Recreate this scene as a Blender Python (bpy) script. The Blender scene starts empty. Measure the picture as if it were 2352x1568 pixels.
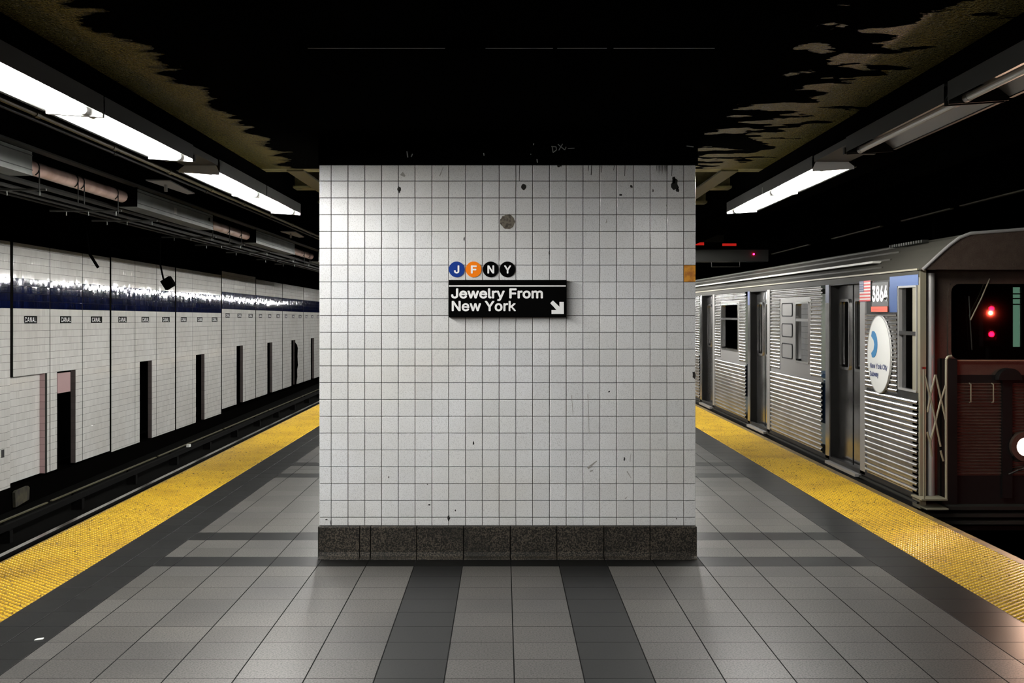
import bpy, math, random
from mathutils import Vector, Matrix
random.seed(7)
SC = bpy.context.scene
COL = SC.collection
CH = 1.63                       # eye height above the platform
F = 2900.0                      # focal length in pixels of the 2352 px frame

# ------------------------------------------------------------------ camera
cam = bpy.data.cameras.new('camera')
cam.sensor_width = 36.0
cam.lens = 36.0 * F / 2352.0
cam.shift_x = 20.0 / 2352.0
cam.shift_y = -67.0 / 2352.0
cam.clip_end = 300
cam_o = bpy.data.objects.new('camera', cam)
cam_o.location = (0, 0, CH)
cam_o.rotation_euler = (math.pi / 2, 0, 0)
COL.objects.link(cam_o)
SC.camera = cam_o
# ------------------------------------------------------------------ world, exposure
w = bpy.data.worlds.new('tunnel_dark')
SC.world = w
w.use_nodes = True
w.node_tree.nodes['Background'].inputs[0].default_value = (0, 0, 0, 1)
w.node_tree.nodes['Background'].inputs[1].default_value = 0.0
SC.view_settings.view_transform = 'Standard'
SC.view_settings.look = 'None'
SC.view_settings.gamma = 1.0
SC.view_settings.exposure = 0.0
SC.view_settings.use_curve_mapping = False
SC.cycles.use_denoising = True
SC.cycles.max_bounces = 7
SC.cycles.diffuse_bounces = 3
SC.cycles.glossy_bounces = 4
SC.cycles.transparent_max_bounces = 6
SC.cycles.caustics_reflective = False
SC.cycles.sample_clamp_indirect = 3.0
TUBE = 300.0                     # radiance of a lit fluorescent tube


def spot(name, loc, target, energy, color, size=60, rad=0.06):
    l = bpy.data.lights.new(name, 'SPOT')
    l.energy = energy; l.color = color; l.spot_size = math.radians(size); l.spot_blend = 0.6
    l.shadow_soft_size = rad
    o = bpy.data.objects.new(name, l)
    o.location = loc
    o.rotation_euler = (Vector(target) - Vector(loc)).to_track_quat('-Z', 'Y').to_euler()
    COL.objects.link(o)
    return o


SIG = (7.12, 3.0)               # wayside signal beside the right-hand track, behind the frame
spot('headlight_beam', (4.39, 10.30, 0.5), (3.3, 3.5, 0.3), 90, (1.0, 0.60, 0.42), 120, 0.07)
spot('red_signal_beam', (7.05, 3.15, 1.62), (4.45, 10.7, .80), 270, (1.0, 0.06, 0.03), 17, 0.01)

# ------------------------------------------------------------------ helpers


def PX(x, Z):
    return (x - 1156.0) / F * Z


def PZ(y, Z):
    return CH - (y - 717.0) / F * Z


def ident(p):
    return p


def cmap(p):                    # ceiling runs very slightly askew to the floor
    return (p[0] + .00724 * p[1], p[1], p[2] + CH - .00621 * p[1])


def wmap(p):                    # track wall: (offset, run, height above eye)
    return (p[0] - .01034 * p[1], p[1], CH + p[2] - .00552 * p[1])


class MB:
    def __init__(s, fn=ident):
        s.v = []; s.f = []; s.fn = fn; s.mi = []; s.cur = 0

    def add(s, pts, faces):
        b = len(s.v)
        s.v += [tuple(p) for p in pts]
        for f in faces:
            s.f.append(tuple(b + i for i in f)); s.mi.append(s.cur)

    def box(s, x0, x1, y0, y1, z0, z1):
        p = [(x0, y0, z0), (x1, y0, z0), (x1, y1, z0), (x0, y1, z0), (x0, y0, z1), (x1, y0, z1), (x1, y1, z1), (x0, y1, z1)]
        s.add(p, [(3, 2, 1, 0), (4, 5, 6, 7), (0, 1, 5, 4), (1, 2, 6, 5), (2, 3, 7, 6), (3, 0, 4, 7)])
        return s

    def quad(s, a, b, c, d):
        s.add([a, b, c, d], [(0, 1, 2, 3)]); return s

    def cyl(s, p0, p1, r, n=10, cap=True, r1=None):
        p0 = Vector(p0); p1 = Vector(p1); d = (p1 - p0).normalized()
        u = d.orthogonal().normalized(); v = d.cross(u)
        r1 = r if r1 is None else r1
        pts = []
        for k in range(n):
            a = 2 * math.pi * k / n
            pts.append(p0 + (u * math.cos(a) + v * math.sin(a)) * r)
        for k in range(n):
            a = 2 * math.pi * k / n
            pts.append(p1 + (u * math.cos(a) + v * math.sin(a)) * r1)
        fs = [(k, (k + 1) % n, n + (k + 1) % n, n + k) for k in range(n)]
        if cap:
            fs += [tuple(range(n - 1, -1, -1)), tuple(range(n, 2 * n))]
        s.add(pts, fs); return s

    def path(s, pts, r, n=8):
        for a, b in zip(pts[:-1], pts[1:]):
            s.cyl(a, b, r, n)
        return s

    def prism(s, poly, w0, w1, axis='y'):
        """2-D polygon (a,b) extruded w0..w1 along axis; y: a=x b=z; x: a=y b=z; z: a=x b=y"""
        def mk(a, b, w):
            return {'y': (a, w, b), 'x': (w, a, b), 'z': (a, b, w)}[axis]
        n = len(poly)
        pts = [mk(a, b, w0) for a, b in poly] + [mk(a, b, w1) for a, b in poly]
        fs = [(k, (k + 1) % n, n + (k + 1) % n, n + k) for k in range(n)]
        fs += [tuple(range(n - 1, -1, -1)), tuple(range(n, 2 * n))]
        s.add(pts, fs); return s

    def ring(s, outer, inner, w0, w1, axis='y'):
        def mk(a, b, w):
            return {'y': (a, w, b), 'x': (w, a, b), 'z': (a, b, w)}[axis]
        n = len(outer)
        pts = [mk(*p, w0) for p in outer] + [mk(*p, w0) for p in inner] + [mk(*p, w1) for p in outer] + [mk(*p, w1) for p in inner]
        fs = []
        for k in range(n):
            j = (k + 1) % n
            fs += [(k, j, n + j, n + k), (2 * n + k, 3 * n + k, 3 * n + j, 2 * n + j), (k, 2 * n + k, 2 * n + j, j), (n + k, n + j, 3 * n + j, 3 * n + k)]
        s.add(pts, fs); return s

    def tile(s, a0, a1, b0, b1, w0, w1, axis, bev=.0015, tilt=(0, 0)):
        """thin tile: back at w0, face at w1, chamfered rim"""
        def mk(a, b, w):
            return {'y': (a, w, b), 'x': (w, a, b), 'z': (a, b, w)}[axis]
        sg = 1 if w1 > w0 else -1
        c = w1 - sg * bev
        ta, tb = tilt
        pts = [mk(a0, b0, w0), mk(a1, b0, w0), mk(a1, b1, w0), mk(a0, b1, w0),
               mk(a0, b0, c), mk(a1, b0, c), mk(a1, b1, c), mk(a0, b1, c),
               mk(a0 + bev, b0 + bev, w1), mk(a1 - bev, b0 + bev, w1 + ta), mk(a1 - bev, b1 - bev, w1 + ta + tb), mk(a0 + bev, b1 - bev, w1 + tb)]
        fs = []
        for o in (0, 4):
            for k in range(4):
                j = (k + 1) % 4
                fs.append((o + k, o + j, o + 4 + j, o + 4 + k))
        fs.append((8, 9, 10, 11))
        s.add(pts, fs); return s

    def mesh(s, name):
        me = bpy.data.meshes.new(name)
        me.from_pydata([s.fn(p) for p in s.v], [], s.f)
        me.update()
        return me

    def build(s, name, mat, parent=None, smooth=False, kind=None, label=None, mats=None):
        me = s.mesh(name)
        for m in (mats or [mat]):
            me.materials.append(m)
        if mats:
            me.polygons.foreach_set('material_index', s.mi)
        if smooth:
            me.polygons.foreach_set('use_smooth', [True] * len(me.polygons))
            try:
                me.set_sharp_from_angle(angle=math.radians(38))
            except Exception:
                pass
        import bmesh
        bm = bmesh.new(); bm.from_mesh(me); bmesh.ops.recalc_face_normals(bm, faces=bm.faces); bm.to_mesh(me); bm.free()
        o = bpy.data.objects.new(name, me)
        COL.objects.link(o)
        if parent:
            attach(o, parent)
        if kind: o['kind'] = kind
        if label: o['label'] = label
        return o


def attach(o, parent):
    o.parent = parent
    # parents hold a location only, so the inverse is a plain shift
    m = parent
    off = Vector((0, 0, 0))
    while m is not None:
        off += m.location
        if m.parent is not None:
            off += m.matrix_parent_inverse.translation
        m = m.parent
    o.matrix_parent_inverse = Matrix.Translation(-off)


def thing(name, label, cat, loc=(0, 0, 0), group=None):
    o = bpy.data.objects.new(name, None); o.location = loc; o.empty_display_size = .1
    COL.objects.link(o)
    o['label'] = label; o['category'] = cat; o['kind'] = 'thing'
    if group: o['group'] = group
    return o


def tag(o, label, cat, group=None):
    o['label'] = label; o['category'] = cat; o['kind'] = 'thing'
    if group: o['group'] = group
    return o


def struct(name, label, loc=(0, 0, 0), cat='structure'):
    o = bpy.data.objects.new(name, None); o.location = loc; o.empty_display_size = .1
    COL.objects.link(o)
    o['kind'] = 'structure'; o['label'] = label; o['category'] = cat
    return o


def smark(o, label, cat='structure'):
    o['kind'] = 'structure'; o['label'] = label; o['category'] = cat
    return o


def dup(root, dloc, label=None, group=None):
    r = root.copy(); COL.objects.link(r)
    r.location = Vector(root.location) + Vector(dloc)
    if label: r['label'] = label
    if group: r['group'] = group
    for ch in list(root.children):
        c = ch.copy(); COL.objects.link(c); c.parent = r
        for g in ch.children:
            d = g.copy(); COL.objects.link(d); d.parent = c
    return r


def rrect(a0, a1, b0, b1, r, n=4):
    pts = []
    for (ca, cb, st) in ((a1 - r, b0 + r, -90), (a1 - r, b1 - r, 0), (a0 + r, b1 - r, 90), (a0 + r, b0 + r, 180)):
        for k in range(n + 1):
            t = math.radians(st + 90.0 * k / n)
            pts.append((ca + r * math.cos(t), cb + r * math.sin(t)))
    return pts


def disc(ca, cb, r, n=32, sy=1.0):
    return [(ca + r * math.cos(2 * math.pi * k / n), cb + r * sy * math.sin(2 * math.pi * k / n)) for k in range(n)]


_tc = {}
FONT = None
try:   # Blender's own bundled grotesque
    import os
    FONT = bpy.data.fonts.load(os.path.join(bpy.utils.resource_path('LOCAL'), 'datafiles', 'fonts', 'Inter.woff2'))
except Exception:
    FONT = None



def text_pts(s, off=0.0, space=1.0):
    off = 0.0
    key = (s, off, space)
    if key in _tc: return _tc[key]
    cu = bpy.data.curves.new('t', 'FONT'); cu.body = s
    if FONT: cu.font = FONT
    cu.offset = off; cu.resolution_u = 3; cu.space_character = space
    ob = bpy.data.objects.new('t', cu); COL.objects.link(ob)
    bpy.context.view_layer.update()
    me = bpy.data.meshes.new_from_object(ob.evaluated_get(bpy.context.evaluated_depsgraph_get()))
    vs = [(v.co.x, v.co.y) for v in me.vertices]; fs = [tuple(p.vertices) for p in me.polygons]
    bpy.data.objects.remove(ob); bpy.data.curves.remove(cu); bpy.data.meshes.remove(me)
    _tc[key] = (vs, fs)
    return vs, fs


def text(mb, s, a0, a1, b0, b1, w, axis='y', off=.012, flip=False, space=1.0):
    """lay flat lettering s into rectangle a0..a1 x b0..b1 at depth w"""
    vs, fs = text_pts(s, off, space)
    x0 = min(v[0] for v in vs); x1 = max(v[0] for v in vs); y0 = min(v[1] for v in vs); y1 = max(v[1] for v in vs)
    d = abs(off * 2.2 * (b1 - b0)); sg = 1 if a1 > a0 else -1
    a0 += d * sg; a1 -= d * sg; b0 += d; b1 -= d
    for q in range(9):
        da = 0 if q == 8 else d * math.cos(q * math.pi / 4); db = 0 if q == 8 else d * math.sin(q * math.pi / 4)
        pts = []
        for x, y in vs:
            a = a0 + (x - x0) / (x1 - x0) * (a1 - a0) + da; b = b0 + (y - y0) / (y1 - y0) * (b1 - b0) + db
            pts.append({'y': (a, w - q * 3e-5, b), 'x': (w - q * 3e-5, a, b)}[axis])
        mb.add(pts, fs)


# ------------------------------------------------------------------ materials


def mat(name, base, rough=.5, metal=0., noise=None, bump=None, emit=None, spec=.5, isl=0., speck=None, coat=0.):
    """noise=(scale, colour2, lo, hi): blotches; speck=(scale, colour2, lo, hi): fine grain; bump=(scale,strength)"""
    m = bpy.data.materials.new(name); m.use_nodes = True
    nt = m.node_tree; N = nt.nodes; L = nt.links
    b = N['Principled BSDF']
    b.inputs['Base Color'].default_value = (*base, 1); b.inputs['Roughness'].default_value = rough
    b.inputs['Metallic'].default_value = metal; b.inputs['Specular IOR Level'].default_value = spec
    b.inputs['Coat Weight'].default_value = coat
    if emit:
        b.inputs['Emission Color'].default_value = (*emit[0], 1); b.inputs['Emission Strength'].default_value = emit[1]
    geo = N.new('ShaderNodeNewGeometry')
    out = None

    def mixc(a, c2, fac):
        mx = N.new('ShaderNodeMix'); mx.data_type = 'RGBA'
        if isinstance(a, tuple): mx.inputs[6].default_value = (*a, 1)
        else: L.new(a, mx.inputs[6])
        mx.inputs[7].default_value = (*c2, 1)
        L.new(fac, mx.inputs[0])
        return mx.outputs[2]

    def nz(scale, lo, hi, detail=3, vec=None):
        t = N.new('ShaderNodeTexNoise'); t.inputs['Scale'].default_value = scale; t.inputs['Detail'].default_value = detail
        L.new(vec or geo.outputs['Position'], t.inputs['Vector'])
        r = N.new('ShaderNodeMapRange'); r.inputs[1].default_value = lo; r.inputs[2].default_value = hi
        L.new(t.outputs[0], r.inputs[0])
        return r.outputs[0]
    col = base
    if noise:
        col = mixc(col, noise[1], nz(noise[0], noise[2], noise[3], 5))
    if speck:
        col = mixc(col, speck[1], nz(speck[0], speck[2], speck[3], 2))
    if isl:
        oi = N.new('ShaderNodeObjectInfo')
        ad = N.new('ShaderNodeMath'); ad.operation = 'ADD'
        L.new(geo.outputs['Random Per Island'], ad.inputs[0]); L.new(oi.outputs['Random'], ad.inputs[1])
        fr = N.new('ShaderNodeMath'); fr.operation = 'FRACT'; L.new(ad.outputs[0], fr.inputs[0])
        hs = N.new('ShaderNodeMapRange'); hs.inputs[3].default_value = 1 - isl; hs.inputs[4].default_value = 1 + isl * .3
        L.new(fr.outputs[0], hs.inputs[0])
        mu = N.new('ShaderNodeVectorMath'); mu.operation = 'SCALE'
        if isinstance(col, tuple): mu.inputs[0].default_value = col
        else: L.new(col, mu.inputs[0])
        L.new(hs.outputs[0], mu.inputs[3])
        col = mu.outputs[0]
    if not isinstance(col, tuple): L.new(col, b.inputs['Base Color'])
    if bump:
        t = N.new('ShaderNodeTexNoise'); t.inputs['Scale'].default_value = bump[0]; t.inputs['Detail'].default_value = 3
        L.new(geo.outputs['Position'], t.inputs['Vector'])
        bp = N.new('ShaderNodeBump'); bp.inputs['Strength'].default_value = bump[1]; bp.inputs['Distance'].default_value = .02
        L.new(t.outputs[0], bp.inputs['Height']); L.new(bp.outputs[0], b.inputs['Normal'])
    return m


M = {}
M['tile'] = mat('glazed_white_tile', (.765, .775, .80), .20, isl=.07, noise=(1.3, (.70, .69, .665), .35, .75), speck=(190, (.50, .50, .50), .50, .74), bump=(9, .02))
M['tile_wall'] = mat('glazed_wall_tile', (.74, .73, .70), .055, isl=.07, noise=(.9, (.66, .64, .60), .35, .7))
M['tile_blue'] = mat('glazed_blue_tile', (.0025, .006, .042), .05, isl=.5, noise=(5, (.001, .002, .014), .4, .7))
M['tile_orange'] = mat('orange_tile', (.85, .36, .01), .3, noise=(28, (.55, .17, .0), .45, .65))
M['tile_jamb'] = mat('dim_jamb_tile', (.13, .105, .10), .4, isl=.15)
M['tile_pink'] = mat('pink_tile', (.50, .33, .33), .3, isl=.1)
M['grout'] = mat('dark_grout', (.006, .0055, .005), .9, spec=.1)
M['groutw'] = mat('wall_grout', (.018, .017, .015), .9, spec=.05)
M['black'] = mat('black_paint', (.0012, .0012, .0012), .9, spec=.0)
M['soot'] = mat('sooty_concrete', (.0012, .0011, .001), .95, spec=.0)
M['void'] = mat('unlit_void', (.001, .001, .001), 1., spec=0.)
M['floor_light'] = mat('light_granite', (.138, .131, .120), .36, spec=.14, isl=.24, noise=(1.1, (.105, .102, .098), .4, .7), speck=(115, (.040, .038, .036), .42, .66))
M['floor_dark'] = mat('dark_granite', (.017, .0175, .0175), .34, spec=.12, isl=.2, speck=(115, (.006, .006, .006), .48, .66))
M['floor_foot_shade'] = mat('shaded_dark_granite', (.006, .006, .0055), .6, spec=.08, speck=(115, (.0025, .0025, .002), .45, .66))  # dark granite with the shade at the pier foot painted in
M['yellow_base'] = mat('darker_tactile_base', (.30, .165, .006), .5, isl=.1, noise=(2.2, (.17, .09, .004), .45, .75), speck=(34, (.04, .022, .005), .58, .72))  # plate colour kept darker than the domes
M['joint'] = mat('floor_joint', (.004, .004, .004), .9, spec=.1)
M['yellow'] = mat('tactile_yellow', (.66, .42, .02), .36, isl=.08, noise=(2.2, (.46, .27, .015), .45, .75), speck=(34, (.08, .045, .008), .58, .72))
M['edge'] = mat('worn_platform_edge', (.15, .09, .01), .6, noise=(7, (.05, .028, .01), .4, .65))
M['granite'] = mat('base_granite', (.075, .062, .046), .6, speck=(120, (.006, .005, .004), .38, .56), noise=(3.5, (.018, .016, .012), .4, .7), spec=.25)
M['rail'] = mat('polished_rail', (.62, .60, .57), .22, metal=1.)
M['railside'] = mat('rusty_rail_side', (.0012, .001, .0009), .8, spec=.05)
M['third'] = mat('third_rail_cover', (.010, .010, .008), .6, spec=.2)
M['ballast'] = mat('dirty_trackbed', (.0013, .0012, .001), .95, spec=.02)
M['steel'] = mat('stainless_steel', (.52, .51, .505), .25, metal=.95, noise=(2.5, (.36, .35, .34), .4, .7))
M['steel_flat'] = mat('smooth_stainless', (.50, .49, .485), .16, metal=.95, noise=(6, (.30, .29, .285), .45, .7))
M['chrome'] = mat('bright_metal', (.82, .81, .79), .18, metal=1.)
M['plate'] = mat('brushed_light_steel', (.33, .32, .31), .38, metal=.5)
M['roof'] = mat('grey_roof_paint', (.026, .024, .018), .7, spec=.25)
M['front'] = mat('brown_front_steel', (.048, .034, .025), .5, metal=.2, noise=(14, (.034, .021, .015), .4, .7), speck=(180, (.018, .010, .007), .5, .7))
M['front_dark'] = mat('dark_front_steel', (.0025, .0022, .002), .6, spec=.15)
M['gate'] = mat('olive_gate_metal', (.22, .20, .14), .5, metal=.4)
M['rubber'] = mat('black_rubber', (.002, .002, .002), .6, spec=.1)
M['galv'] = mat('galvanised_box', (.13, .14, .128), .5, metal=.3, noise=(3, (.085, .09, .082), .4, .7))
M['pipe_pink'] = mat('pale_pipe', (.66, .48, .42), .17, noise=(4, (.46, .30, .25), .4, .7))
M['conduit'] = mat('olive_conduit', (.10, .088, .045), .45, metal=.3, noise=(9, (.09, .08, .045), .45, .7))
M['olive_beam'] = mat('olive_beam_paint', (.34, .29, .12), .5, noise=(9, (.14, .11, .04), .45, .7))
M['cable'] = mat('dark_cable', (.006, .006, .005), .6, spec=.2)
M['white_metal'] = mat('white_enamel', (.78, .78, .76), .4)
M['grey_metal'] = mat('grey_enamel', (.013, .013, .011), .5, spec=.2)
M['sign_black'] = mat('sign_black', (.0008, .0008, .0008), .7, spec=.03)
M['sign_white'] = mat('sign_white', (.92, .92, .92), .5)
M['sign_blue'] = mat('disc_blue', (.009, .042, .26), .6, spec=.1)
M['sign_orange'] = mat('disc_orange', (.95, .22, .006), .6, spec=.1)
M['decal_white'] = mat('decal_white', (.66, .66, .63), .4)
M['decal_blue'] = mat('decal_blue', (.01, .16, .36), .4)
M['decal_navy'] = mat('navy_paint', (.012, .028, .13), .35)
M['blue_reflect'] = mat('blue_reflection_steel', (.06, .13, .34), .28, metal=.6)  # stainless with its blue reflection put into the colour
M['decal_red'] = mat('decal_red', (.62, .03, .03), .4)
M['decal_orange'] = mat('decal_orange_red', (.70, .10, .05), .4)
M['plate_grey'] = mat('number_plate_grey', (.06, .06, .06), .4)
M['chip'] = mat('dark_chip', (.012, .011, .010), .8)
M['stain'] = mat('brown_stain', (.16, .14, .11), .8, noise=(70, (.06, .05, .04), .45, .65))
M['smudge'] = mat('grey_smudge', (.30, .29, .27), .6)
M['scratch'] = mat('pale_scratch', (.45, .48, .47), .7)
M['scrap'] = mat('pale_scrap', (.75, .75, .72), .7)
M['concrete'] = mat('stained_concrete', (.045, .038, .018), .9, noise=(9, (.008, .007, .004), .35, .65))
M['interior'] = mat('car_interior_panel', (.38, .37, .33), .5)
M['seat'] = mat('car_seat_blue', (.02, .05, .12), .4)
M['lamp'] = mat('lit_tube', (1, 1, 1), .5, emit=((1.0, .99, .95), TUBE))
M['tube_off'] = mat('dead_tube', (.55, .55, .50), .25)
M['redlens'] = mat('lit_red_lens', (.2, 0, 0), .3, emit=((1.0, .003, .03), 70))
M['redbar'] = mat('lit_red_bar', (.2, 0, 0), .3, emit=((1.0, .03, .02), .4))
M['headlens'] = mat('lit_headlight_lens', (1, 1, 1), .3, emit=((1.0, .86, .72), 30))
M['cabglow'] = mat('lit_saloon_window', (.1, .1, .1), .4, emit=((.42, .75, .55), .42))
M['carglow'] = mat('saloon_ceiling_light', (.5, .5, .5), .5, emit=((.9, 1.0, .9), 14.0))


def glass_mat(ior=2.0, tint=(.72, .78, .75, 1), nm='window_glass'):
    m = bpy.data.materials.new(nm); m.use_nodes = True
    N = m.node_tree.nodes; L = m.node_tree.links
    N.remove(N['Principled BSDF'])
    t = N.new('ShaderNodeBsdfTransparent'); t.inputs[0].default_value = tint
    g = N.new('ShaderNodeBsdfGlossy'); g.inputs['Roughness'].default_value = .015
    f = N.new('ShaderNodeFresnel'); f.inputs[0].default_value = ior
    mx = N.new('ShaderNodeMixShader')
    L.new(f.outputs[0], mx.inputs[0]); L.new(t.outputs[0], mx.inputs[1]); L.new(g.outputs[0], mx.inputs[2])
    L.new(mx.outputs[0], N['Material Output'].inputs[0])
    return m


M['glass'] = glass_mat()
M['glass_boost'] = glass_mat(7.0, (.2, .2, .2, 1), 'boosted_reflection_glass')  # window glass with its reflection raised to brighten one pane


def peel_fade_mat():
    """olive ceiling paint: peeling to black on the right, light falloff painted in on the left"""
    m = bpy.data.materials.new('peel_and_fade_olive_ceiling'); m.use_nodes = True
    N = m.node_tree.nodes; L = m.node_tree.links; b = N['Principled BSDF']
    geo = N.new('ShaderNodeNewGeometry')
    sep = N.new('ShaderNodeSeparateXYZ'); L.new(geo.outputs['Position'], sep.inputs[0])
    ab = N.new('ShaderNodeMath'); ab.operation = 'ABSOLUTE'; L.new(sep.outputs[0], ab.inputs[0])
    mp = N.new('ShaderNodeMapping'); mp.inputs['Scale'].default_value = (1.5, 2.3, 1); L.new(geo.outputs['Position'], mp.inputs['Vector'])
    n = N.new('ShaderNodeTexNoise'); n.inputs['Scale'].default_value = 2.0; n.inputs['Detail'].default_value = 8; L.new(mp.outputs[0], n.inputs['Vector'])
    # olive shows where |x| + k*(noise-.5) > 1.72 ; right flakes in bigger patches, left carries painted light falloff
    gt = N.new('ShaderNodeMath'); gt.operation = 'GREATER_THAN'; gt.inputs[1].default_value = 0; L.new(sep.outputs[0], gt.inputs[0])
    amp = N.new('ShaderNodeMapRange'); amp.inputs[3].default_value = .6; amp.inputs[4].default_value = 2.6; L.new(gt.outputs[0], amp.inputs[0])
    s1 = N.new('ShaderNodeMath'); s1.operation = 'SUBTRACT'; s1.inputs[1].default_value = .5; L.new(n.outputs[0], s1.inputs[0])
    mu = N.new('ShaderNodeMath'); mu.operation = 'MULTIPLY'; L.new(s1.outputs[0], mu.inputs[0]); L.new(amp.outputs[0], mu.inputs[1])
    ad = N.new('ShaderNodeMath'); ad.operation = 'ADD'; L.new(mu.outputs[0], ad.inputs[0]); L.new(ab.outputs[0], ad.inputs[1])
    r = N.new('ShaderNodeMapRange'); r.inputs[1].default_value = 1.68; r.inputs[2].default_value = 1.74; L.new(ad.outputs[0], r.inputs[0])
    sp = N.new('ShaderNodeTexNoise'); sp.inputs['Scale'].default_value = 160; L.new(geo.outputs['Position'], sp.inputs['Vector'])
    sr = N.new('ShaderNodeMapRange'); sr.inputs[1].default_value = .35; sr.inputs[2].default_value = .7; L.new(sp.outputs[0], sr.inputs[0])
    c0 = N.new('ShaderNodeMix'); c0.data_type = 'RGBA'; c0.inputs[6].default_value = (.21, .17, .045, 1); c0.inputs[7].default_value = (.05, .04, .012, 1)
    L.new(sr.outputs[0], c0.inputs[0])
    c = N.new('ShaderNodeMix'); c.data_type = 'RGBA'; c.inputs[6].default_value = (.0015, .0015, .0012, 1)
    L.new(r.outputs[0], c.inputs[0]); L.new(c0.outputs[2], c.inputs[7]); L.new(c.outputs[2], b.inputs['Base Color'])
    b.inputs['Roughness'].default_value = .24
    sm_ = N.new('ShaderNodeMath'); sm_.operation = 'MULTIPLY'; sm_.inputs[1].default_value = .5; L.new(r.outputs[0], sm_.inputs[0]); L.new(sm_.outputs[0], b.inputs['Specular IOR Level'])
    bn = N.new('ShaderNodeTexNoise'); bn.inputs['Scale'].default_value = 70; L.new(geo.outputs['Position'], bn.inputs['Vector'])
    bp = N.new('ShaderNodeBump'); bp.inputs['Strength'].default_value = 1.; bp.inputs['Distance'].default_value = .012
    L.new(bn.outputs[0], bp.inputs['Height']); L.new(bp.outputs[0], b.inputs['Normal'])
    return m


M['peel_fade'] = peel_fade_mat()

# ================================================================== PLATFORM FLOOR
XL, XR = -3.29, 3.43            # platform edges
YL, YR = -2.646, 2.733          # inner borders of the yellow strips
P = .311
ZROW0 = 8.108
floor = smark(MB().box(YL, YR, -4, 84, -.35, -.0005).build('floor', M['joint']), 'grey granite tiled island platform floor with dark stripes', 'floor')
cols = []
xs = [YL, -2.453, -2.26] + [.049 + P * k for k in range(-7, 8)] + [2.41, YR]
cols = list(zip(xs[:-1], xs[1:]))
wl_, wr_ = -1.22, 1.29
DARKROWS = {0, 3, 14, 17, 28, 31, 42, 45, 56, 59}
cells = []
for r in range(-32, 150):
    y0 = ZROW0 + P * r; y1 = y0 + P
    for (x0, x1) in cols:
        xm = (x0 + x1) / 2
        if y0 > 8.40 and y0 < 11.6 and -1.20 < xm < 1.25: continue
        dark = xm < -2.26 or xm > 2.41 or r in DARKROWS
        if r < 0 and (-.58 < xm < -.26 or .36 < xm < .68): dark = True
        if r == 0 and wl_ < xm < wr_: dark = 2  # row along the pier foot takes the shade-darkened granite
        cells.append((x0, x1, y0, y1, dark))


def infr(c):
    if c[2] < 5.2: return False
    px = 1156 + F * ((c[0] + c[1]) / 2) / c[3]
    if not (-40 < px < 2392): return False
    if c[2] > 8.3 and -1.3 < (c[0] + c[1]) / 2 / c[2] * 8.3 < 1.35: return False
    return True


vis = sorted([c for c in cells if infr(c)], key=lambda c: -(c[1] - c[0]) / (c[2] ** 3))[:300]
vset = set(vis)
tm = {}
for c in vis:
    wd = round(c[1] - c[0], 3)
    key = (wd, c[4])
    g = .0030
    if key not in tm:
        mb = MB(); mb.tile(g, wd - g, .0024, P - .0024, -.014, 0, 'z', .0006)
        me = mb.mesh('floor_tile'); me.materials.append(M[('floor_light', 'floor_dark', 'floor_foot_shade')[int(c[4])]]); tm[key] = me
    o = bpy.data.objects.new('floor_tile', tm[key]); o.location = (c[0], c[2], random.uniform(-.0002, .0002))
    COL.objects.link(o); o.parent = floor
for dk in (False, True):
    mb = MB()
    for c in cells:
        if c in vset or bool(c[4]) != dk: continue
        mb.tile(c[0] + .0030, c[1] - .0030, c[2] + .0024, c[3] - .0024, -.014, 0, 'z', .0006)
    mb.build('floor_tiling', M['floor_dark' if dk else 'floor_light'], floor, kind='stuff')

# yellow tactile strips


def tactile_mesh(seg):
    mb = MB()
    mb.tile(.0015, P - .0015, .0015, P - .0015, -.014, -.001, 'z', .001)
    n = 12; st = P / n; mb.cur = 1
    for iy in range(n):
        for ix in range(iy % 2, n, 2):
            cx = (ix + .5) * st; cy = (iy + .5) * st
            R0 = .0125; R1 = .007; h = .0055
            pts = []
            for q in range(seg):
                a = 2 * math.pi * q / seg
                pts.append((cx + R0 * math.cos(a), cy + R0 * math.sin(a), -.001))
            for q in range(seg):
                a = 2 * math.pi * q / seg
                pts.append((cx + R1 * math.cos(a), cy + R1 * math.sin(a), -.001 + h))
            mb.add(pts, [(q, (q + 1) % seg, seg + (q + 1) % seg, seg + q) for q in range(seg)] + [tuple(range(seg, 2 * seg))])
    return mb


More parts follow.
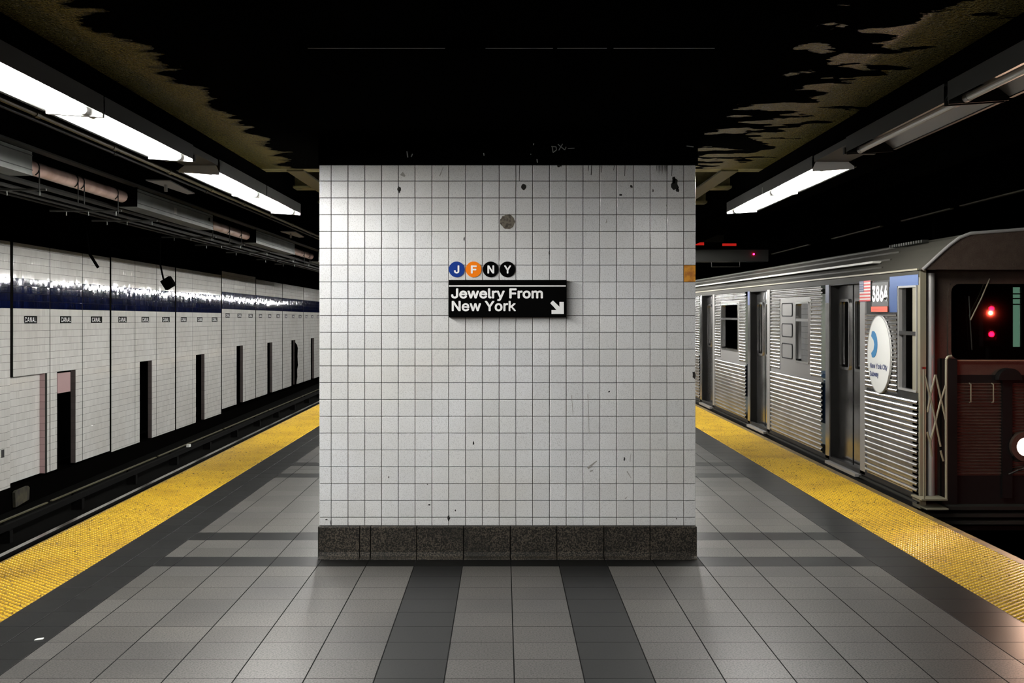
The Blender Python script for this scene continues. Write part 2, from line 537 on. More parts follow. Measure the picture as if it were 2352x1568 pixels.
tact = tactile_mesh(6)
tme = tact.mesh('tactile_tile'); tme.materials.append(M['yellow_base']); tme.materials.append(M['yellow'])
tme.polygons.foreach_set('material_index', tact.mi)
for side, nm, lb in ((-1, 'trim_1', 'yellow tactile warning strip along the left platform edge'), (1, 'trim_2', 'yellow tactile warning strip beside the silver train')):
    x_in = YL if side < 0 else YR
    x_edge = XL if side < 0 else XR
    a, b = sorted((x_in, x_edge))
    body = smark(MB().box(a, b, -4, 84, -.35, -.003).build(nm, M['joint']), lb, 'warning strip')
    st0 = x_in - 2 * P if side < 0 else x_in
    rest = MB()
    for r in range(-14, 150):
        y0 = ZROW0 + P * r
        for k in range(2):
            x0 = st0 + k * P
            pxa = 1156 + F * (x0 + P / 2) / (y0 + P / 2) if y0 > 3 else -999
            if 4.8 < y0 < 12.5 and -60 < pxa < 2412:
                o = bpy.data.objects.new('tactile_tile', tme); o.location = (x0, y0, random.uniform(-.001, .0006)); COL.objects.link(o); o.parent = body
            elif y0 < 24:
                base = len(rest.v)
                rest.v += [(v[0] + x0, v[1] + y0, v[2]) for v in tact.v]
                rest.f += [tuple(base + i for i in f) for f in tact.f]; rest.mi += tact.mi
            else:
                rest.tile(x0 + .0015, x0 + P - .0015, y0 + .0015, y0 + P - .0015, -.014, .001, 'z', .001)
    rest.build('tactile_tiling', None, body, kind='stuff', mats=[M['yellow_base'], M['yellow']])
    e = MB(); e0, e1 = sorted((x_edge, x_in + side * 2 * P + side * .002))
    e.tile(e0, e1, -4, 84, -.06, -.001, 'z', .004)
    e.build('edge_strip', M['edge'], body, label='worn brown platform edge')
# platform side faces
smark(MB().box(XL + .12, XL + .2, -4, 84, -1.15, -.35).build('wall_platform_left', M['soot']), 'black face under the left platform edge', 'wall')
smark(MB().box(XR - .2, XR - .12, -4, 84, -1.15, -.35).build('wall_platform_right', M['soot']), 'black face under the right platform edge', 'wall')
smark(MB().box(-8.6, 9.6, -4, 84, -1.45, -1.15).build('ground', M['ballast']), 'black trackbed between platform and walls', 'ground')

# ================================================================== CENTRAL TILED WALL
WY = 8.38
S = F / WY


def wx(px): return (px - 1156) / S


def wz(py): return CH - (py - 717) / S


wl, wr, wtop, wbot = wx(733), wx(1598), wz(379), wz(1207)
pier = MB().box(wl + .006, wr - .006, WY + .006, 11.4, -.02, wtop).build('wall_front', M['grout'])
smark(pier, 'white square tiled pier wall filling the middle of the platform', 'wall')
vx = [733] + [760.8 + 38.57 * i for i in range(22)] + [1598]
vx[-2] = 1570.6
hz = [379] + [415.7 + 38.6 * j for j in range(21)] + [1207]
ti = []
for j in range(len(hz) - 1):
    for i in range(len(vx) - 1):
        ti.append((j, i))
full = [(j, i) for j, i in ti if 0 < i < len(vx) - 2 and 0 < j < len(hz) - 2]
full.sort(key=lambda t: (vx[t[1]] - 1176) ** 2 + (hz[t[0]] - 784) ** 2)
ind = set(full[:298])
G = .0016
fm = MB(); tw = (38.57 / S)
fm.tile(G, tw - G, G, 38.6 / S - G, .008, 0, 'y', .0022)
fme = fm.mesh('wall_tile'); fme.materials.append(M['tile'])
rest = MB(); spec = MB()
for j, i in ti:
    x0, x1 = wx(vx[i]), wx(vx[i + 1]); z1, z0 = wz(hz[j]), wz(hz[j + 1])
    if (j, i) in ind:
        o = bpy.data.objects.new('wall_tile', fme); o.location = (x0, WY + random.uniform(-.0004, .0004), z0)
        o.rotation_euler = (random.uniform(-.004, .004), 0, random.uniform(-.004, .004))
        COL.objects.link(o); o.parent = pier
    elif i == len(vx) - 2 and j == 6:
        ot = MB(); ot.tile(x0 + G, x1 - G, z0 + G, z1 - G, WY + .008, WY, 'y', .002)
        ot.build('wall_tile', M['tile_orange'], pier, label='orange tile at the right edge')
    else:
        rest.tile(x0 + G, x1 - G, z0 + G, z1 - G, WY + .008, WY, 'y', .0022, (random.uniform(-.0005, .0005), random.uniform(-.0005, .0005)))
rest.build('wall_tiling', M['tile'], pier, kind='stuff')
# pier flanks and back
fl = MB()
for side, X in ((-1, wl), (1, wr)):
    y = WY + .01
    while y < 11.38:
        y1 = min(y + tw, 11.4)
        for j in range(len(hz) - 1):
            z1, z0 = wz(hz[j]), wz(hz[j + 1])
            fl.tile(y + G, y1 - G, z0 + G, z1 - G, X - side * .008, X, 'x', .002)
        y = y1
fl.build('flank_tiling', M['tile'], pier, kind='stuff')
# stains, chips, drips on the tile face


def blob(px, py, rx, ry, n=12, jag=.3, seed=0):
    rd = random.Random(seed + int(px * 7 + py))
    pts = []
    for k in range(n):
        a = 2 * math.pi * k / n; q = 1 + rd.uniform(-jag, jag)
        pts.append((wx(px + rx * q * math.cos(a)), wz(py + ry * q * math.sin(a))))
    return pts


def mark(name, items, m, label=None):
    mb = MB()
    for it in items:
        mb.prism(it, WY - .0012, WY + .001, 'y')
    return mb.build(name, m, pier, label=label)


mark('stain', [blob(1166, 509, 17, 17, 24, .06)], M['stain'], 'round brown stain')
mark('chip', [blob(917, 434, 4.2, 5.5, 10, .3), blob(917.5, 440, 1.6, 4)], M['chip'], 'small black drip')
mark('chip', [blob(1203, 429.5, 5.5, 7, 14, .12)], M['chip'], 'black oval hole')
mark('chip', [blob(1550, 424, 9, 12, 14, .35), blob(1548, 413, 4, 7), blob(1556, 436, 4, 5)], M['chip'], 'ragged black patch')
mark('chip', [blob(1426, 447.5, 3.4, 2.4), blob(1450, 428, 3.2, 3.2), blob(1500, 438, 1.2, 4), blob(1284, 379.5, 6, 4), blob(1066, 549, 1.4, 5.5, 8, .2), blob(1261.5, 580, 1.3, 4)], M['chip'])
mark('chip', [blob(1087.5, 1017, 2, 4.5), blob(893, 1095, 1.2, 2.5), blob(986, 1159, 3, 2.2), blob(1046, 1172, 1.6, 2), blob(1031, 1190, 2.6, 7, 10, .4), blob(750, 1193, 3, 1.4), blob(760, 1200, 1.2, 6)], M['chip'])
mark('chip', [blob(1434, 1053, 1.8, 4.5), blob(1399, 899, 2.2, 2), blob(1594, 860, 3.6, 9, 10, .3), blob(982, 1112, 1.5, 1), blob(1554, 1191, 1.5, 1.2)], M['chip'])
dr = []
for k in range(10):
    x = 1508 + k * 2.7 + random.uniform(-1, 1)
    dr.append([(wx(x), wz(380)), (wx(x + 1.1), wz(380)), (wx(x + .7), wz(392 + random.uniform(0, 11))), (wx(x + .1), wz(390))])
for x, l in ((1193, 34), (1543, 22), (1358, 20), (1382, 14), (1410, 9), (1435, 22), (1351, 10)):
    dr.append([(wx(x), wz(380)), (wx(x + 1.4), wz(380)), (wx(x + .2), wz(382 + l)), (wx(x - 1), wz(382 + l))])
mark('drip', dr, M['chip'], 'black paint drips below the header')
sm = []
for x0, y0, x1, y1, t in ((1350, 1075, 1371, 1058, 2.5), (1355, 1082, 1362, 1079, 1.5), (1440, 1082, 1450, 1098, 1.2), (1313, 908, 1316, 952, .7), (1350, 905, 1353, 995, .7), (1447, 1060, 1449, 1042, .8), (1010, 404, 1018, 384, 1.0), (922, 398, 930, 405, 5), (1530, 470, 1533, 478, 1), (1392, 512, 1394, 503, 1), (1436, 1145, 1441, 1140, 1.2)):
    d = Vector((x1 - x0, y1 - y0)).normalized(); nx, ny = -d.y * t, d.x * t
    sm.append([(wx(x0 - nx), wz(y0 - ny)), (wx(x0 + nx), wz(y0 + ny)), (wx(x1 + nx * .4), wz(y1 + ny * .4)), (wx(x1 - nx * .4), wz(y1 - ny * .4))])
mark('scuff', sm, M['smudge'], 'grey scuff marks')
# black header above the tiles
hd = MB().box(wl - .004, wr + .012, WY - .018, 11.4, wtop + .001, CH + 1.62)
hdo = hd.build('header', M['black'], pier, label='black painted header beam with white scratches')
sc_ = MB()


def stroke(mb, pts, t=.9, y=WY - .0195):
    for (x0, y0), (x1, y1) in zip(pts[:-1], pts[1:]):
        d = Vector((x1 - x0, y1 - y0)).normalized(); nx, ny = -d.y * t, d.x * t
        mb.prism([(wx(x0 - nx), wz(y0 - ny)), (wx(x0 + nx), wz(y0 + ny)), (wx(x1 + nx), wz(y1 + ny)), (wx(x1 - nx), wz(y1 - ny))], y, y + .003, 'y')


stroke(sc_, [(1268, 336), (1270, 351), (1278, 345), (1277, 338), (1266, 337)])
stroke(sc_, [(1281, 332), (1297, 345)]); stroke(sc_, [(1292, 331), (1283, 346)]); stroke(sc_, [(1297, 345), (1300, 338)])
stroke(sc_, [(1304, 342), (1319, 341)], .6)
for a in ([(935, 348), (937, 362)], [(948, 354), (945, 361)], [(1233, 366), (1234, 374)], [(1111, 352), (1112, 358)], [(1226, 330), (1225, 334)], [(1218, 355), (1220, 355)], [(1576, 336), (1592, 338)], [(1437, 232), (1447, 231)]):
    stroke(sc_, a, 1.0)
sc_.build('graffiti_scratch', M['scratch'], hdo, label='pale scratched scrawl')

# granite base course
bb = MB().box(wl - .004, wr + .004, WY - .025, 11.42, 0, wbot - .004).build('baseboard_front', M['grout'])
smark(bb, 'dark granite base course under the white tiled wall', 'baseboard')
BY = 8.345
for x0, x1 in zip([731, 826, 851, 957, 1064.5, 1172, 1279, 1387, 1493], [826, 851, 957, 1064.5, 1172, 1279, 1387, 1493, 1601]):
    k = BY / F
    a = (x0 - 1156) * k + .003; b = (x1 - 1156) * k - .003
    mb = MB()
    mb.prism([(BY, .045), (BY, wbot - .008), (BY + .006, wbot), (BY + .05, wbot), (BY + .05, 0), (BY - .03, 0), (BY - .028, .008), (BY - .008, .02)], a, b, 'x')
    mb.build('granite_block', M['granite'], bb)

# second pier, farther along (seen in the train windows)
p2 = MB().box(-1.22, 1.27, 21.5, 27.5, 0, 2.9).build('wall_rear', M['grout'])
smark(p2, 'white tiled pier farther along the platform behind the first', 'wall')
q = MB()
for j in range(22):
    for i in range(53):
        y = 21.5 + i * .113
        q.tile(y + G, y + .113 - G, .24 + j * .112 + G, .24 + (j + 1) * .112 - G, 1.272, 1.28, 'x', .002, (random.uniform(-.0006, .0006), random.uniform(-.0006, .0006)))
        q.tile(y + G, y + .113 - G, .24 + j * .112 + G, .24 + (j + 1) * .112 - G, -1.222, -1.23, 'x', .002)
q.build('wall_tiling', M['tile'], p2, kind='stuff')

# ================================================================== SIGN
SY = 8.325; SS = F / SY


def sx(px): return (px - 1156) / SS


def sz(py): return CH - (py - 717) / SS


sign = thing('wall_sign', 'black sign reading Jewelry From New York with white arrow', 'sign', (sx(1165), WY, sz(729)))
fr_ = MB(); fr_.box(sx(1030.5), sx(1300.5), SY, WY, sz(728.5), sz(642.5))
fr_.build('sign_box', M['sign_black'], sign)
mb = MB(); mb.box(sx(1031), sx(1299.5), SY - .0015, SY + .001, sz(658), sz(655)); mb.build('stripe', M['sign_white'], sign)


def desc(s, x0, x1, ytop, ybase, cap):  # cap height fits; string may include descenders
    pass


mb = MB()
# 'Jewelry From' spans cap top to the y's descender
text(mb, 'Jewelry From', sx(1036), sx(1247), sz(691), sz(662), SY - .0015, off=.018)
mb.build('lettering', M['sign_white'], sign)
mb = MB(); text(mb, 'New York', sx(1037.5), sx(1185), sz(714.6), sz(690.8), SY - .0015, off=.018)
mb.build('lettering', M['sign_white'], sign)


def spz(cx, cy):  # crop coords of the sign close-up
    return (sx(980 + cx / 6.19), sz(560 + cy / 6.19))


arrow = [spz(*p) for p in ((1795, 803), (1888, 892), (1888, 824), (1950, 824), (1950, 995), (1775, 995), (1775, 938), (1845, 938), (1757, 842))]
MB().prism(arrow, SY - .002, SY + .001, 'y').build('arrow', M['sign_white'], sign)
for ch, cx, mt, lb in (('J', 1049, 'sign_blue', 'blue round disc with white letter J above the black sign'),
                       ('F', 1087.8, 'sign_orange', 'orange round disc with white letter F above the black sign'),
                       ('N', 1127, 'sign_black', 'black round disc with white letter N above the black sign'),
                       ('Y', 1165.6, 'sign_black', 'black round disc with white letter Y above the black sign')):
    d = thing('letter_disc', lb, 'sign', (wx(cx), WY, wz(618.5)), 'round letter discs above the sign')
    MB().prism(disc(wx(cx), wz(618.5), 18.1 / S, 40), WY - .006, WY + .001, 'y').build('disc', M[mt], d)
    mb = MB(); hw = {'J': 6.1, 'F': 6.6, 'N': 7.7, 'Y': 8.2}[ch]
    sh = {'J': 0, 'F': .5, 'N': .3, 'Y': .3}[ch]
    text(mb, ch, wx(cx + sh - hw), wx(cx + sh + hw), wz(628), wz(609.5), WY - .0075, off=.02)
    mb.build('letter', M['sign_white'], d)

# ================================================================== CEILING (frame: z = height above eye)
ceil = struct('ceiling', 'black station ceiling with peeling olive paint and steel beams', (0, 0, CH + 1.2), 'ceiling')


def cbox(name, m, x0, x1, y0, y1, h0, h1, parent=ceil, **k):
    return MB(cmap).box(x0, x1, y0, y1, h0, h1).build(name, m, parent, **k)


cbox('soffit_panel', M['peel_fade'], -2.06, -1.22, -4, 10.35, 1.24, 1.40, label='olive painted soffit left of the pier')  # fade to black here is light falloff put into the colour
cbox('soffit_panel', M['peel_fade'], 1.28, 2.06, -4, 10.35, 1.24, 1.40, label='peeling olive soffit right of the pier')
cbox('soffit_panel', M['black'], -1.22, 1.28, -4, 8.34, 1.24, 1.40, label='black soffit in the middle')
cbox('ceiling_slab', M['void'], -8.8, 9.8, -4, 84, 2.0, 2.2)
for sgn in (-1, 1):
    cbox('girder', M['peel_fade'] if False else M['soot'], *sorted((sgn * 2.06, sgn * 2.62)), -4, 84, 1.085, 1.9)
for k in range(18):
    y = 10.35 + 1.5 * k
    mb = MB(cmap); mb.box(-2.06, 2.06, y, y + .22, 1.24, 1.262); mb.box(-2.06, 2.06, y + .1, y + .12, 1.262, 1.75)
    mb.build('ceiling_beam', M['olive_beam'], ceil)
for sgn in (-1, 1):
    mb = MB(cmap); a, b = sorted((sgn * 1.72, sgn * 1.86)); mb.box(a, b, 10.4, 40, 1.225, 1.24)
    mb.build('beam_flange', M['conduit'], ceil)
# transverse downstand with a pale strip
cbox('downstand', M['black'], -.95, .93, 5.62, 5.9, 1.205, 1.24)
mb = MB(cmap)
for a, b in ((-.91, -.30), (-.12, .18), (.20, .42), (.45, .90)):
    mb.box(a, b, 5.613, 5.62, 1.2075, 1.2095)
mb.build('pale_strip', M['scratch'], ceil)
# track side longitudinal angles, hangers
for sgn, nm in ((-1, 'steel angle over the left track edge'), (1, 'steel angle over the train roof edge')):
    mb = MB(cmap); a, b = sorted((sgn * 3.44, sgn * 3.52)); mb.box(a, b, -4, 84, 1.235, 1.248); cbox('beam_web', M['soot'], *sorted((sgn * 3.50, sgn * 3.52)), -4, 84, 1.248, 1.9)
    mb.build('steel_angle', M['grey_metal'] if sgn < 0 else M['soot'], ceil, label=nm)
mb = MB(cmap)
for a, b in ((5.5, 13.9), (14.2, 16.0), (16.9, 19.5), (21, 24)):
    mb.box(4.92, 4.965, a, b, 1.248, 1.262)
cbox('beam_web', M['soot'], 4.93, 4.95, -4, 40, 1.262, 1.8)
mb.build('beam_flange', M['conduit'], ceil, label='thin lit flange above the train roof')
cbox('hanger', M['soot'], 5.22, 5.30, 15.6, 15.7, 1.0, 1.9)
for k in range(10):
    y = 4.5 + 4.57 * k
    for a, b in ((-8.6, -3.52), (3.52, 9.6)):
        cbox('cross_beam', M['soot'], a, b, y, y + .3, 1.5, 1.95)
smark(MB().box(9.2, 9.5, -4, 84, -1.15, 4).build('wall_right', M['soot']), 'unlit black wall beyond the train', 'wall')
smark(MB().box(-9, 10, 84, 84.3, -1.15, 4).build('wall_far', M['void']), 'dark far end of the station tunnel', 'wall')

# ================================================================== LEFT TRACK WALL
XW = 6.7
wall = struct('wall_left', 'white tiled track wall with a blue band and dark openings', (-XW, 20, 0), 'wall')
B = 4.605; S0 = 17.68; C = .1075
back = MB(wmap)
TH = .08
tabl = MB(wmap)
vs_, fs_ = text_pts('CANAL', .03, 1.12)


def wtile(mb, a0, a1, h0, h1, w=0., tilt=True):
    t = (random.uniform(-.0012, .0012), random.uniform(-.0006, .0006)) if tilt else (0, 0)
    mb.tile(a0 + .0012, a1 - .0012, h0 + .0016, h1 - .0016, -XW - w - .008, -XW - w, 'x', .0012, t)


for bay in range(-2, 8):
    s0 = S0 + bay * B; s1 = s0 + B
    up = .105 if bay >= 3 else 0.
    hb0 = .155 + up; hb1 = hb0 + 4 * C
    htop = {0: 1.085, 1: 1.10, 2: 1.10, 3: 1.205}.get(bay, 1.085 if bay < 0 else 1.145)
    hbot = hb0 - 23.3 * C
    if bay == 0: hbot += .03
    hop = hb0 - 9 * C          # top of the openings
    o0, o1 = s0 + 1.85, s0 + 2.72
    if bay == -1 or bay == -2: o0 = o1 = None
    g0 = s0 + .058; g1 = s1 - .058
    # backing slabs with the opening left free
    bk = MB(wmap)
    if o0:
        if bay == 0:
            bk.box(-XW - TH, -XW - .084, g0, s0 + 1.32, hbot, hop); bk.box(-XW - TH, -XW - .006, s0 + 1.32, o0, hbot, hop)
        else:
            bk.box(-XW - TH, -XW - .006, g0, o0, hbot, hop)
        bk.box(-XW - TH, -XW - .006, o1, g1, hbot, hop)
        bk.box(-XW - TH, -XW - .006, g0, g1, hop, htop)
    else:
        bk.box(-XW - TH, -XW - .006, g0, g1, hbot, htop)
    bk.build('wall_backing', M['groutw'], wall)
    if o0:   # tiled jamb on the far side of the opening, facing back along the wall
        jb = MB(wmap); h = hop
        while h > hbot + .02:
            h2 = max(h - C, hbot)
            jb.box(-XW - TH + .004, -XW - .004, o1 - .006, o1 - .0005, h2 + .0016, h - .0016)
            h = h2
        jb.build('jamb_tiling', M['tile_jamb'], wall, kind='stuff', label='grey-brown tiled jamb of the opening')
    for sub in range(3):
        a = s0 + sub * B / 3 + (.058 if sub == 0 else .016); b = s0 + (sub + 1) * B / 3 - (.058 if sub == 2 else .016)
        n = 14; dw = (b - a) / n
        wm, bl = MB(wmap), MB(wmap)
        tc = s0 + (sub + .5) * B / 3 - .05
        ta, tb = tc - .262, tc + .262
        rows = []
        h = hb1
        while h < htop - .02:
            rows.append((h, min(h + C, htop))); h += C
        h = hb0
        while h > hbot + .01:
            rows.append((max(h - C, hbot), h)); h -= C
        for (h0, h1) in rows:
            tr = abs(h1 - (hb0 - C)) < 1e-4
            for k in range(n):
                x0 = a + k * dw; x1 = x0 + dw
                if tr and x1 > ta + .02 and x0 < tb - .02: continue
                if o0 and h1 <= hop + .001:
                    if x0 >= o0 - .02 and x1 <= o1 + .02: continue
                    if x0 < o0 < x1: x1 = o0
                    if x0 < o1 < x1: x0 = o1
                if bay == 0 and h1 <= hop + .001 and x0 < s0 + 1.32:
                    wtile(wm, x0, x1, h0, h1, .075); continue
                wtile(wm, x0, x1, h0, h1)
        for r in range(4):
            for k in range(n):
                wtile(bl, a + k * dw, a + (k + 1) * dw, hb0 + r * C, hb0 + (r + 1) * C, 0)
        wm.build('tile_panel', M['tile_wall'], wall, kind='stuff')
        bl.build('blue_tile_panel', M['tile_blue'], wall, kind='stuff')
        # name tablet
        t = MB(wmap); t.tile(ta + .004, tb - .004, hb0 - 2 * C + .003, hb0 - C - .003, -XW - .008, -XW + .001, 'x', .002)
        to = t.build('name_tablet', M['sign_black'], wall)
        tt = MB(wmap); text(tt, 'CANAL', ta + .035, tb - .035, hb0 - 2 * C + .016, hb0 - C - .016, -XW + .003, 'x', off=.004, space=1.12)
        tt.build('lettering', M['sign_white'], to)
    if bay == 0:   # pink return beside the recessed infill
        pk = MB(wmap); h = hop
        while h > hbot + .02:
            h2 = max(h - C, hbot); pk.box(-XW - .078, -XW - .001, s0 + 1.312, s0 + 1.318, h2 + .002, h - .002); h = h2
        pk.build('pink_return', M['tile_pink'], wall, label='pink tiled return')
        pb = MB(wmap); pb.box(-XW - .07, -XW - .02, o0 + .08, o0 + .68, hop - .34, hop - .03)
        pb.build('access_panel', M['tile_pink'], wall, label='pink square panel inside the opening')
# white cap tiles damaged opening: ragged black hole at the sixth bay
rb = MB(wmap)
sb = S0 + 5 * B + 2.72
pts = [(sb - .02, -.80), (sb + .35, -.88), (sb + .52, -1.0), (sb + .45, -1.3), (sb + .56, -1.6), (sb + .38, -1.75), (sb + .42, -2.0), (sb + .2, -2.2), (sb + .26, -2.3), (sb - .02, -2.3)]
rb.prism(pts, -XW - .02, -XW + .003, 'x'); rb.build('broken_patch', M['void'], wall, label='ragged patch of missing tiles')
MB(wmap).box(-XW - .02, -XW + .003, 17.3, 17.40, -1.90, -1.79).build('missing_tile', M['chip'], wall, label='dark gap of a missing tile')
smark(MB().box(-XW - 1.9, -XW - 1.7, -4, 84, -1.15, 4).build('wall_left_void', M['void']), 'black void behind the track wall openings', 'wall')
MB(wmap).box(-XW - .5, -XW - .02, 8.3, 84, -3.0, -2.36).build('wall_footing', M['soot'], wall)
MB(wmap).box(-XW - .3, -XW - .02, -4, 84, 1.2, 2.6).build('wall_top', M['void'], wall)
blk = MB(wmap); blk.prism([(17.72, -2.64), (17.70, -2.43), (17.76, -2.41), (18.2, -2.40), (18.26, -2.43), (18.24, -2.60)], -XW + .0, -XW + .04, 'x')
tag(blk.build('concrete_block', M['concrete']), 'stained concrete block at the foot of the left wall', 'block')

# ================================================================== RAILS


def rail(x, ztop, name, label, y0=-4, y1=84):
    t = thing(name, label, 'rail', (x, 10, ztop - .16))
    MB().box(x - .034, x + .034, y0, y1, ztop - .012, ztop).build('rail_head', M['rail'], t)
    m = MB(); m.prism([(x - .034, ztop - .012), (x - .034, ztop - .04), (x - .009, ztop - .055), (x - .009, ztop - .13), (x - .065, ztop - .145), (x - .065, ztop - .16), (x + .065, ztop - .16), (x + .065, ztop - .145), (x + .009, ztop - .13), (x + .009, ztop - .055), (x + .034, ztop - .04), (x + .034, ztop - .012)], y0, y1, 'y')
    m.build('rail_web', M['railside'], t)
    return t


rail(-5.36, -.96, 'running_rail', 'shiny running rail showing beside the left platform edge')
rail(-3.92, -.96, 'running_rail', 'running rail close under the left platform edge')
rail(4.3, -.96, 'running_rail', 'running rail under the near side of the silver train')
rail(5.74, -.96, 'running_rail', 'running rail under the far side of the silver train')
t = thing('third_rail', 'dull third rail with cover board near the white track wall', 'rail', (-6.0, 10, -1.0))
MB().box(-6.03, -5.97, -4, 58, -1.0, -.93).build('contact_rail', M['railside'], t)
for k in range(12):
    MB().box(-6.03, -6.0, -4 + k * 5.2, -4 + k * 5.2 + 5.05, -.885, -.87).build('cover_board', M['conduit'], t)
for k in range(24):
    MB().prism([(-6.09, -1.15), (-5.94, -1.15), (-5.94, -1.0), (-6.06, -1.0), (-6.06, -.885), (-6.09, -.885)], -3 + k * 2.6, -2.9 + k * 2.6, 'y').build('bracket', M['railside'], t)

# ================================================================== FLUORESCENT FIXTURES


def fixture(sgn, y0, L, lit, label, group):
    x_in, x_out = sgn * 1.985, sgn * 2.26
    o = thing('light_fixture', label, 'light', cmap((sgn * 2.1, y0, 1.08)), group)
    a, b = sorted((x_in, x_out))
    mb = MB(cmap)      # housing: shallow trough open below
    ti_, to_ = sgn * 2.02, sgn * 2.19
    for (xa, ha), (xb, hb) in (((x_in, 1.0), (ti_, 1.072)), ((ti_, 1.072), (to_, 1.072)), ((to_, 1.072), (x_out, 1.018))):
        mb.quad((xa, y0, ha), (xb, y0, hb), (xb, y0 + L, hb), (xa, y0 + L, ha))
    mb.build('reflector', M['white_metal'] if lit else M['plate'], o)
    mb = MB(cmap)
    mb.box(a, b, y0, y0 + L, 1.074, 1.086)
    mb.quad((x_in - sgn * .003, y0, .998), (x_in - sgn * .003, y0, 1.086), (x_in - sgn * .003, y0 + L, 1.086), (x_in - sgn * .003, y0 + L, .998))
    mb.quad((x_out + sgn * .003, y0, 1.016), (x_out + sgn * .003, y0, 1.086), (x_out + sgn * .003, y0 + L, 1.086), (x_out + sgn * .003, y0 + L, 1.016))
    mb.box(*sorted((x_out, x_out + sgn * .018)), y0, y0 + L, 1.012, 1.018)
    mb.build('housing', M['grey_metal'], o)
    for ye in (y0, y0 + L - .006):
        MB(cmap).prism([(x_in, .982), (x_in, 1.0), (ti_, 1.072), (to_, 1.072), (x_out, 1.018), (x_out, 1.0)], ye, ye + .006, 'y').build('end_plate', M['white_metal'] if lit else M['grey_metal'], o)
    tx = sgn * 2.06; th = 1.008
    MB(cmap).cyl((tx, y0 + .07, th), (tx, y0 + L - .07, th), .019, 12).build('tube', M['lamp'] if lit else M['tube_off'], o)
    for ya in (y0 + .02, y0 + L - .07):
        MB(cmap).cyl((tx, ya, th), (tx, ya + .05, th), .021, 12).build('tube_holder', M['plate'], o)
    return o


LG = 'fluorescent fixtures over the left platform edge'
RG = 'fluorescent fixtures over the right platform edge'
for y, lb in ((4.42, 'lit fluorescent fixture cut by the left edge of the frame'),
              (6.14, 'lit fluorescent fixture, long one in the middle of the left run'),
              (8.55, 'lit fluorescent fixture after the gap in the left run'),
              (10.20, 'lit fluorescent fixture at the far end of the left run')):
    fixture(-1, y, 1.70 if y < 8 else 1.62, True, lb, LG)
for y, n_ in ((2.70, 'first'), (.98, 'second'), (-.74, 'third'), (-2.46, 'fourth')):
    fixture(-1, y, 1.70, True, '%s lit fixture of the left run on the near side of the picture edge' % n_, LG)
for y, lb in ((8.35, 'lit fluorescent fixture over the right platform edge, nearer half of the lit pair'),
              (10.02, 'lit fluorescent fixture over the right platform edge, farther half of the lit pair')):
    fixture(1, y, 1.66, True, lb, RG)
fixture(1, 5.80, 1.70, False, 'unlit fluorescent fixture next to the lit pair on the right', RG)
fixture(1, 4.05, 1.70, False, 'unlit fluorescent fixture cut by the right edge of the frame', RG)
for y, n_ in ((.2, 'first'), (-1.5, 'second')):
    fixture(1, y, 1.66, True, '%s lit fixture of the right run on the near side of the unlit ones' % n_, RG)
ORD = 'first second third fourth fifth sixth seventh eighth ninth tenth eleventh twelfth thirteenth fourteenth fifteenth sixteenth seventeenth eighteenth nineteenth twentieth'.split()
ORD += ['twenty-' + o_ for o_ in ORD[:9]]
for k in range(14):
    for sgn, g in ((-1, LG), (1, RG)):
        if sgn > 0 and k > 3: continue
        for e in (0, 1.65):
            fixture(sgn, (14.9 if sgn < 0 else 16.0) + 4.57 * k + e, 1.62, True, '%s lit fixture beyond the pier over the %s platform edge' % (ORD[2 * k + (e > 0)], 'left' if sgn < 0 else 'right'), g)
# dark linking pieces in the gaps
for sgn, lb in ((-1, 'dark bare channel bridging the gap between left fixtures'), (1, 'dark bare channel bridging the gap between right fixtures')):
    mb = MB(cmap); a, b = sorted((sgn * 1.99, sgn * 2.22))
    y0, y1 = (7.86, 8.53) if sgn < 0 else (7.52, 8.33)
    mb.box(a, b, y0, y1, 1.045, 1.084); mb.box(a + .02, b - .02, y0 + .12, y0 + .16, 1.005, 1.045)
    tag(mb.build('channel', M['grey_metal']), lb, 'channel')

# ================================================================== CONDUITS, TRACKSIDE BOXES
t = thing('conduit', 'thin olive conduit running beside the left lit fixtures', 'pipe', cmap((-2.44, 8, 1.06)))
MB(cmap).cyl((-2.44, -3, 1.055), (-2.44, 40, 1.055), .0125, 8).build('pipe', M['conduit'], t, smooth=True)
for k in range(14):
    y = 5.2 + k * 1.25
    MB(cmap).cyl((-2.44, y, 1.055), (-2.44, y + .06, 1.055), .018, 8).build('coupling', M['conduit'], t)
t = thing('conduit', 'second thin dark conduit beside the olive one on the left', 'pipe', cmap((-2.54, 8, 1.06)))
MB(cmap).cyl((-2.53, -3, 1.06), (-2.53, 40, 1.06), .009, 8).build('pipe', M['cable'], t)
for k in range(6):
    MB(cmap).cyl((-2.53, 5.6 + k * 2.4, 1.06), (-2.53, 5.66 + k * 2.4, 1.06), .013, 8).build('coupling', M['cable'], t)
boxes = [(5.5, 9.2, 'grey metal trunking box cut by the left edge of the frame'), (11.75, 14.75, 'grey metal trunking box with a small sticker, second from the left'),
         (17.2, 20.3, 'grey metal trunking box, third along the left track'), (22.7, 25.8, 'grey metal trunking box, farthest, by the pier edge')]
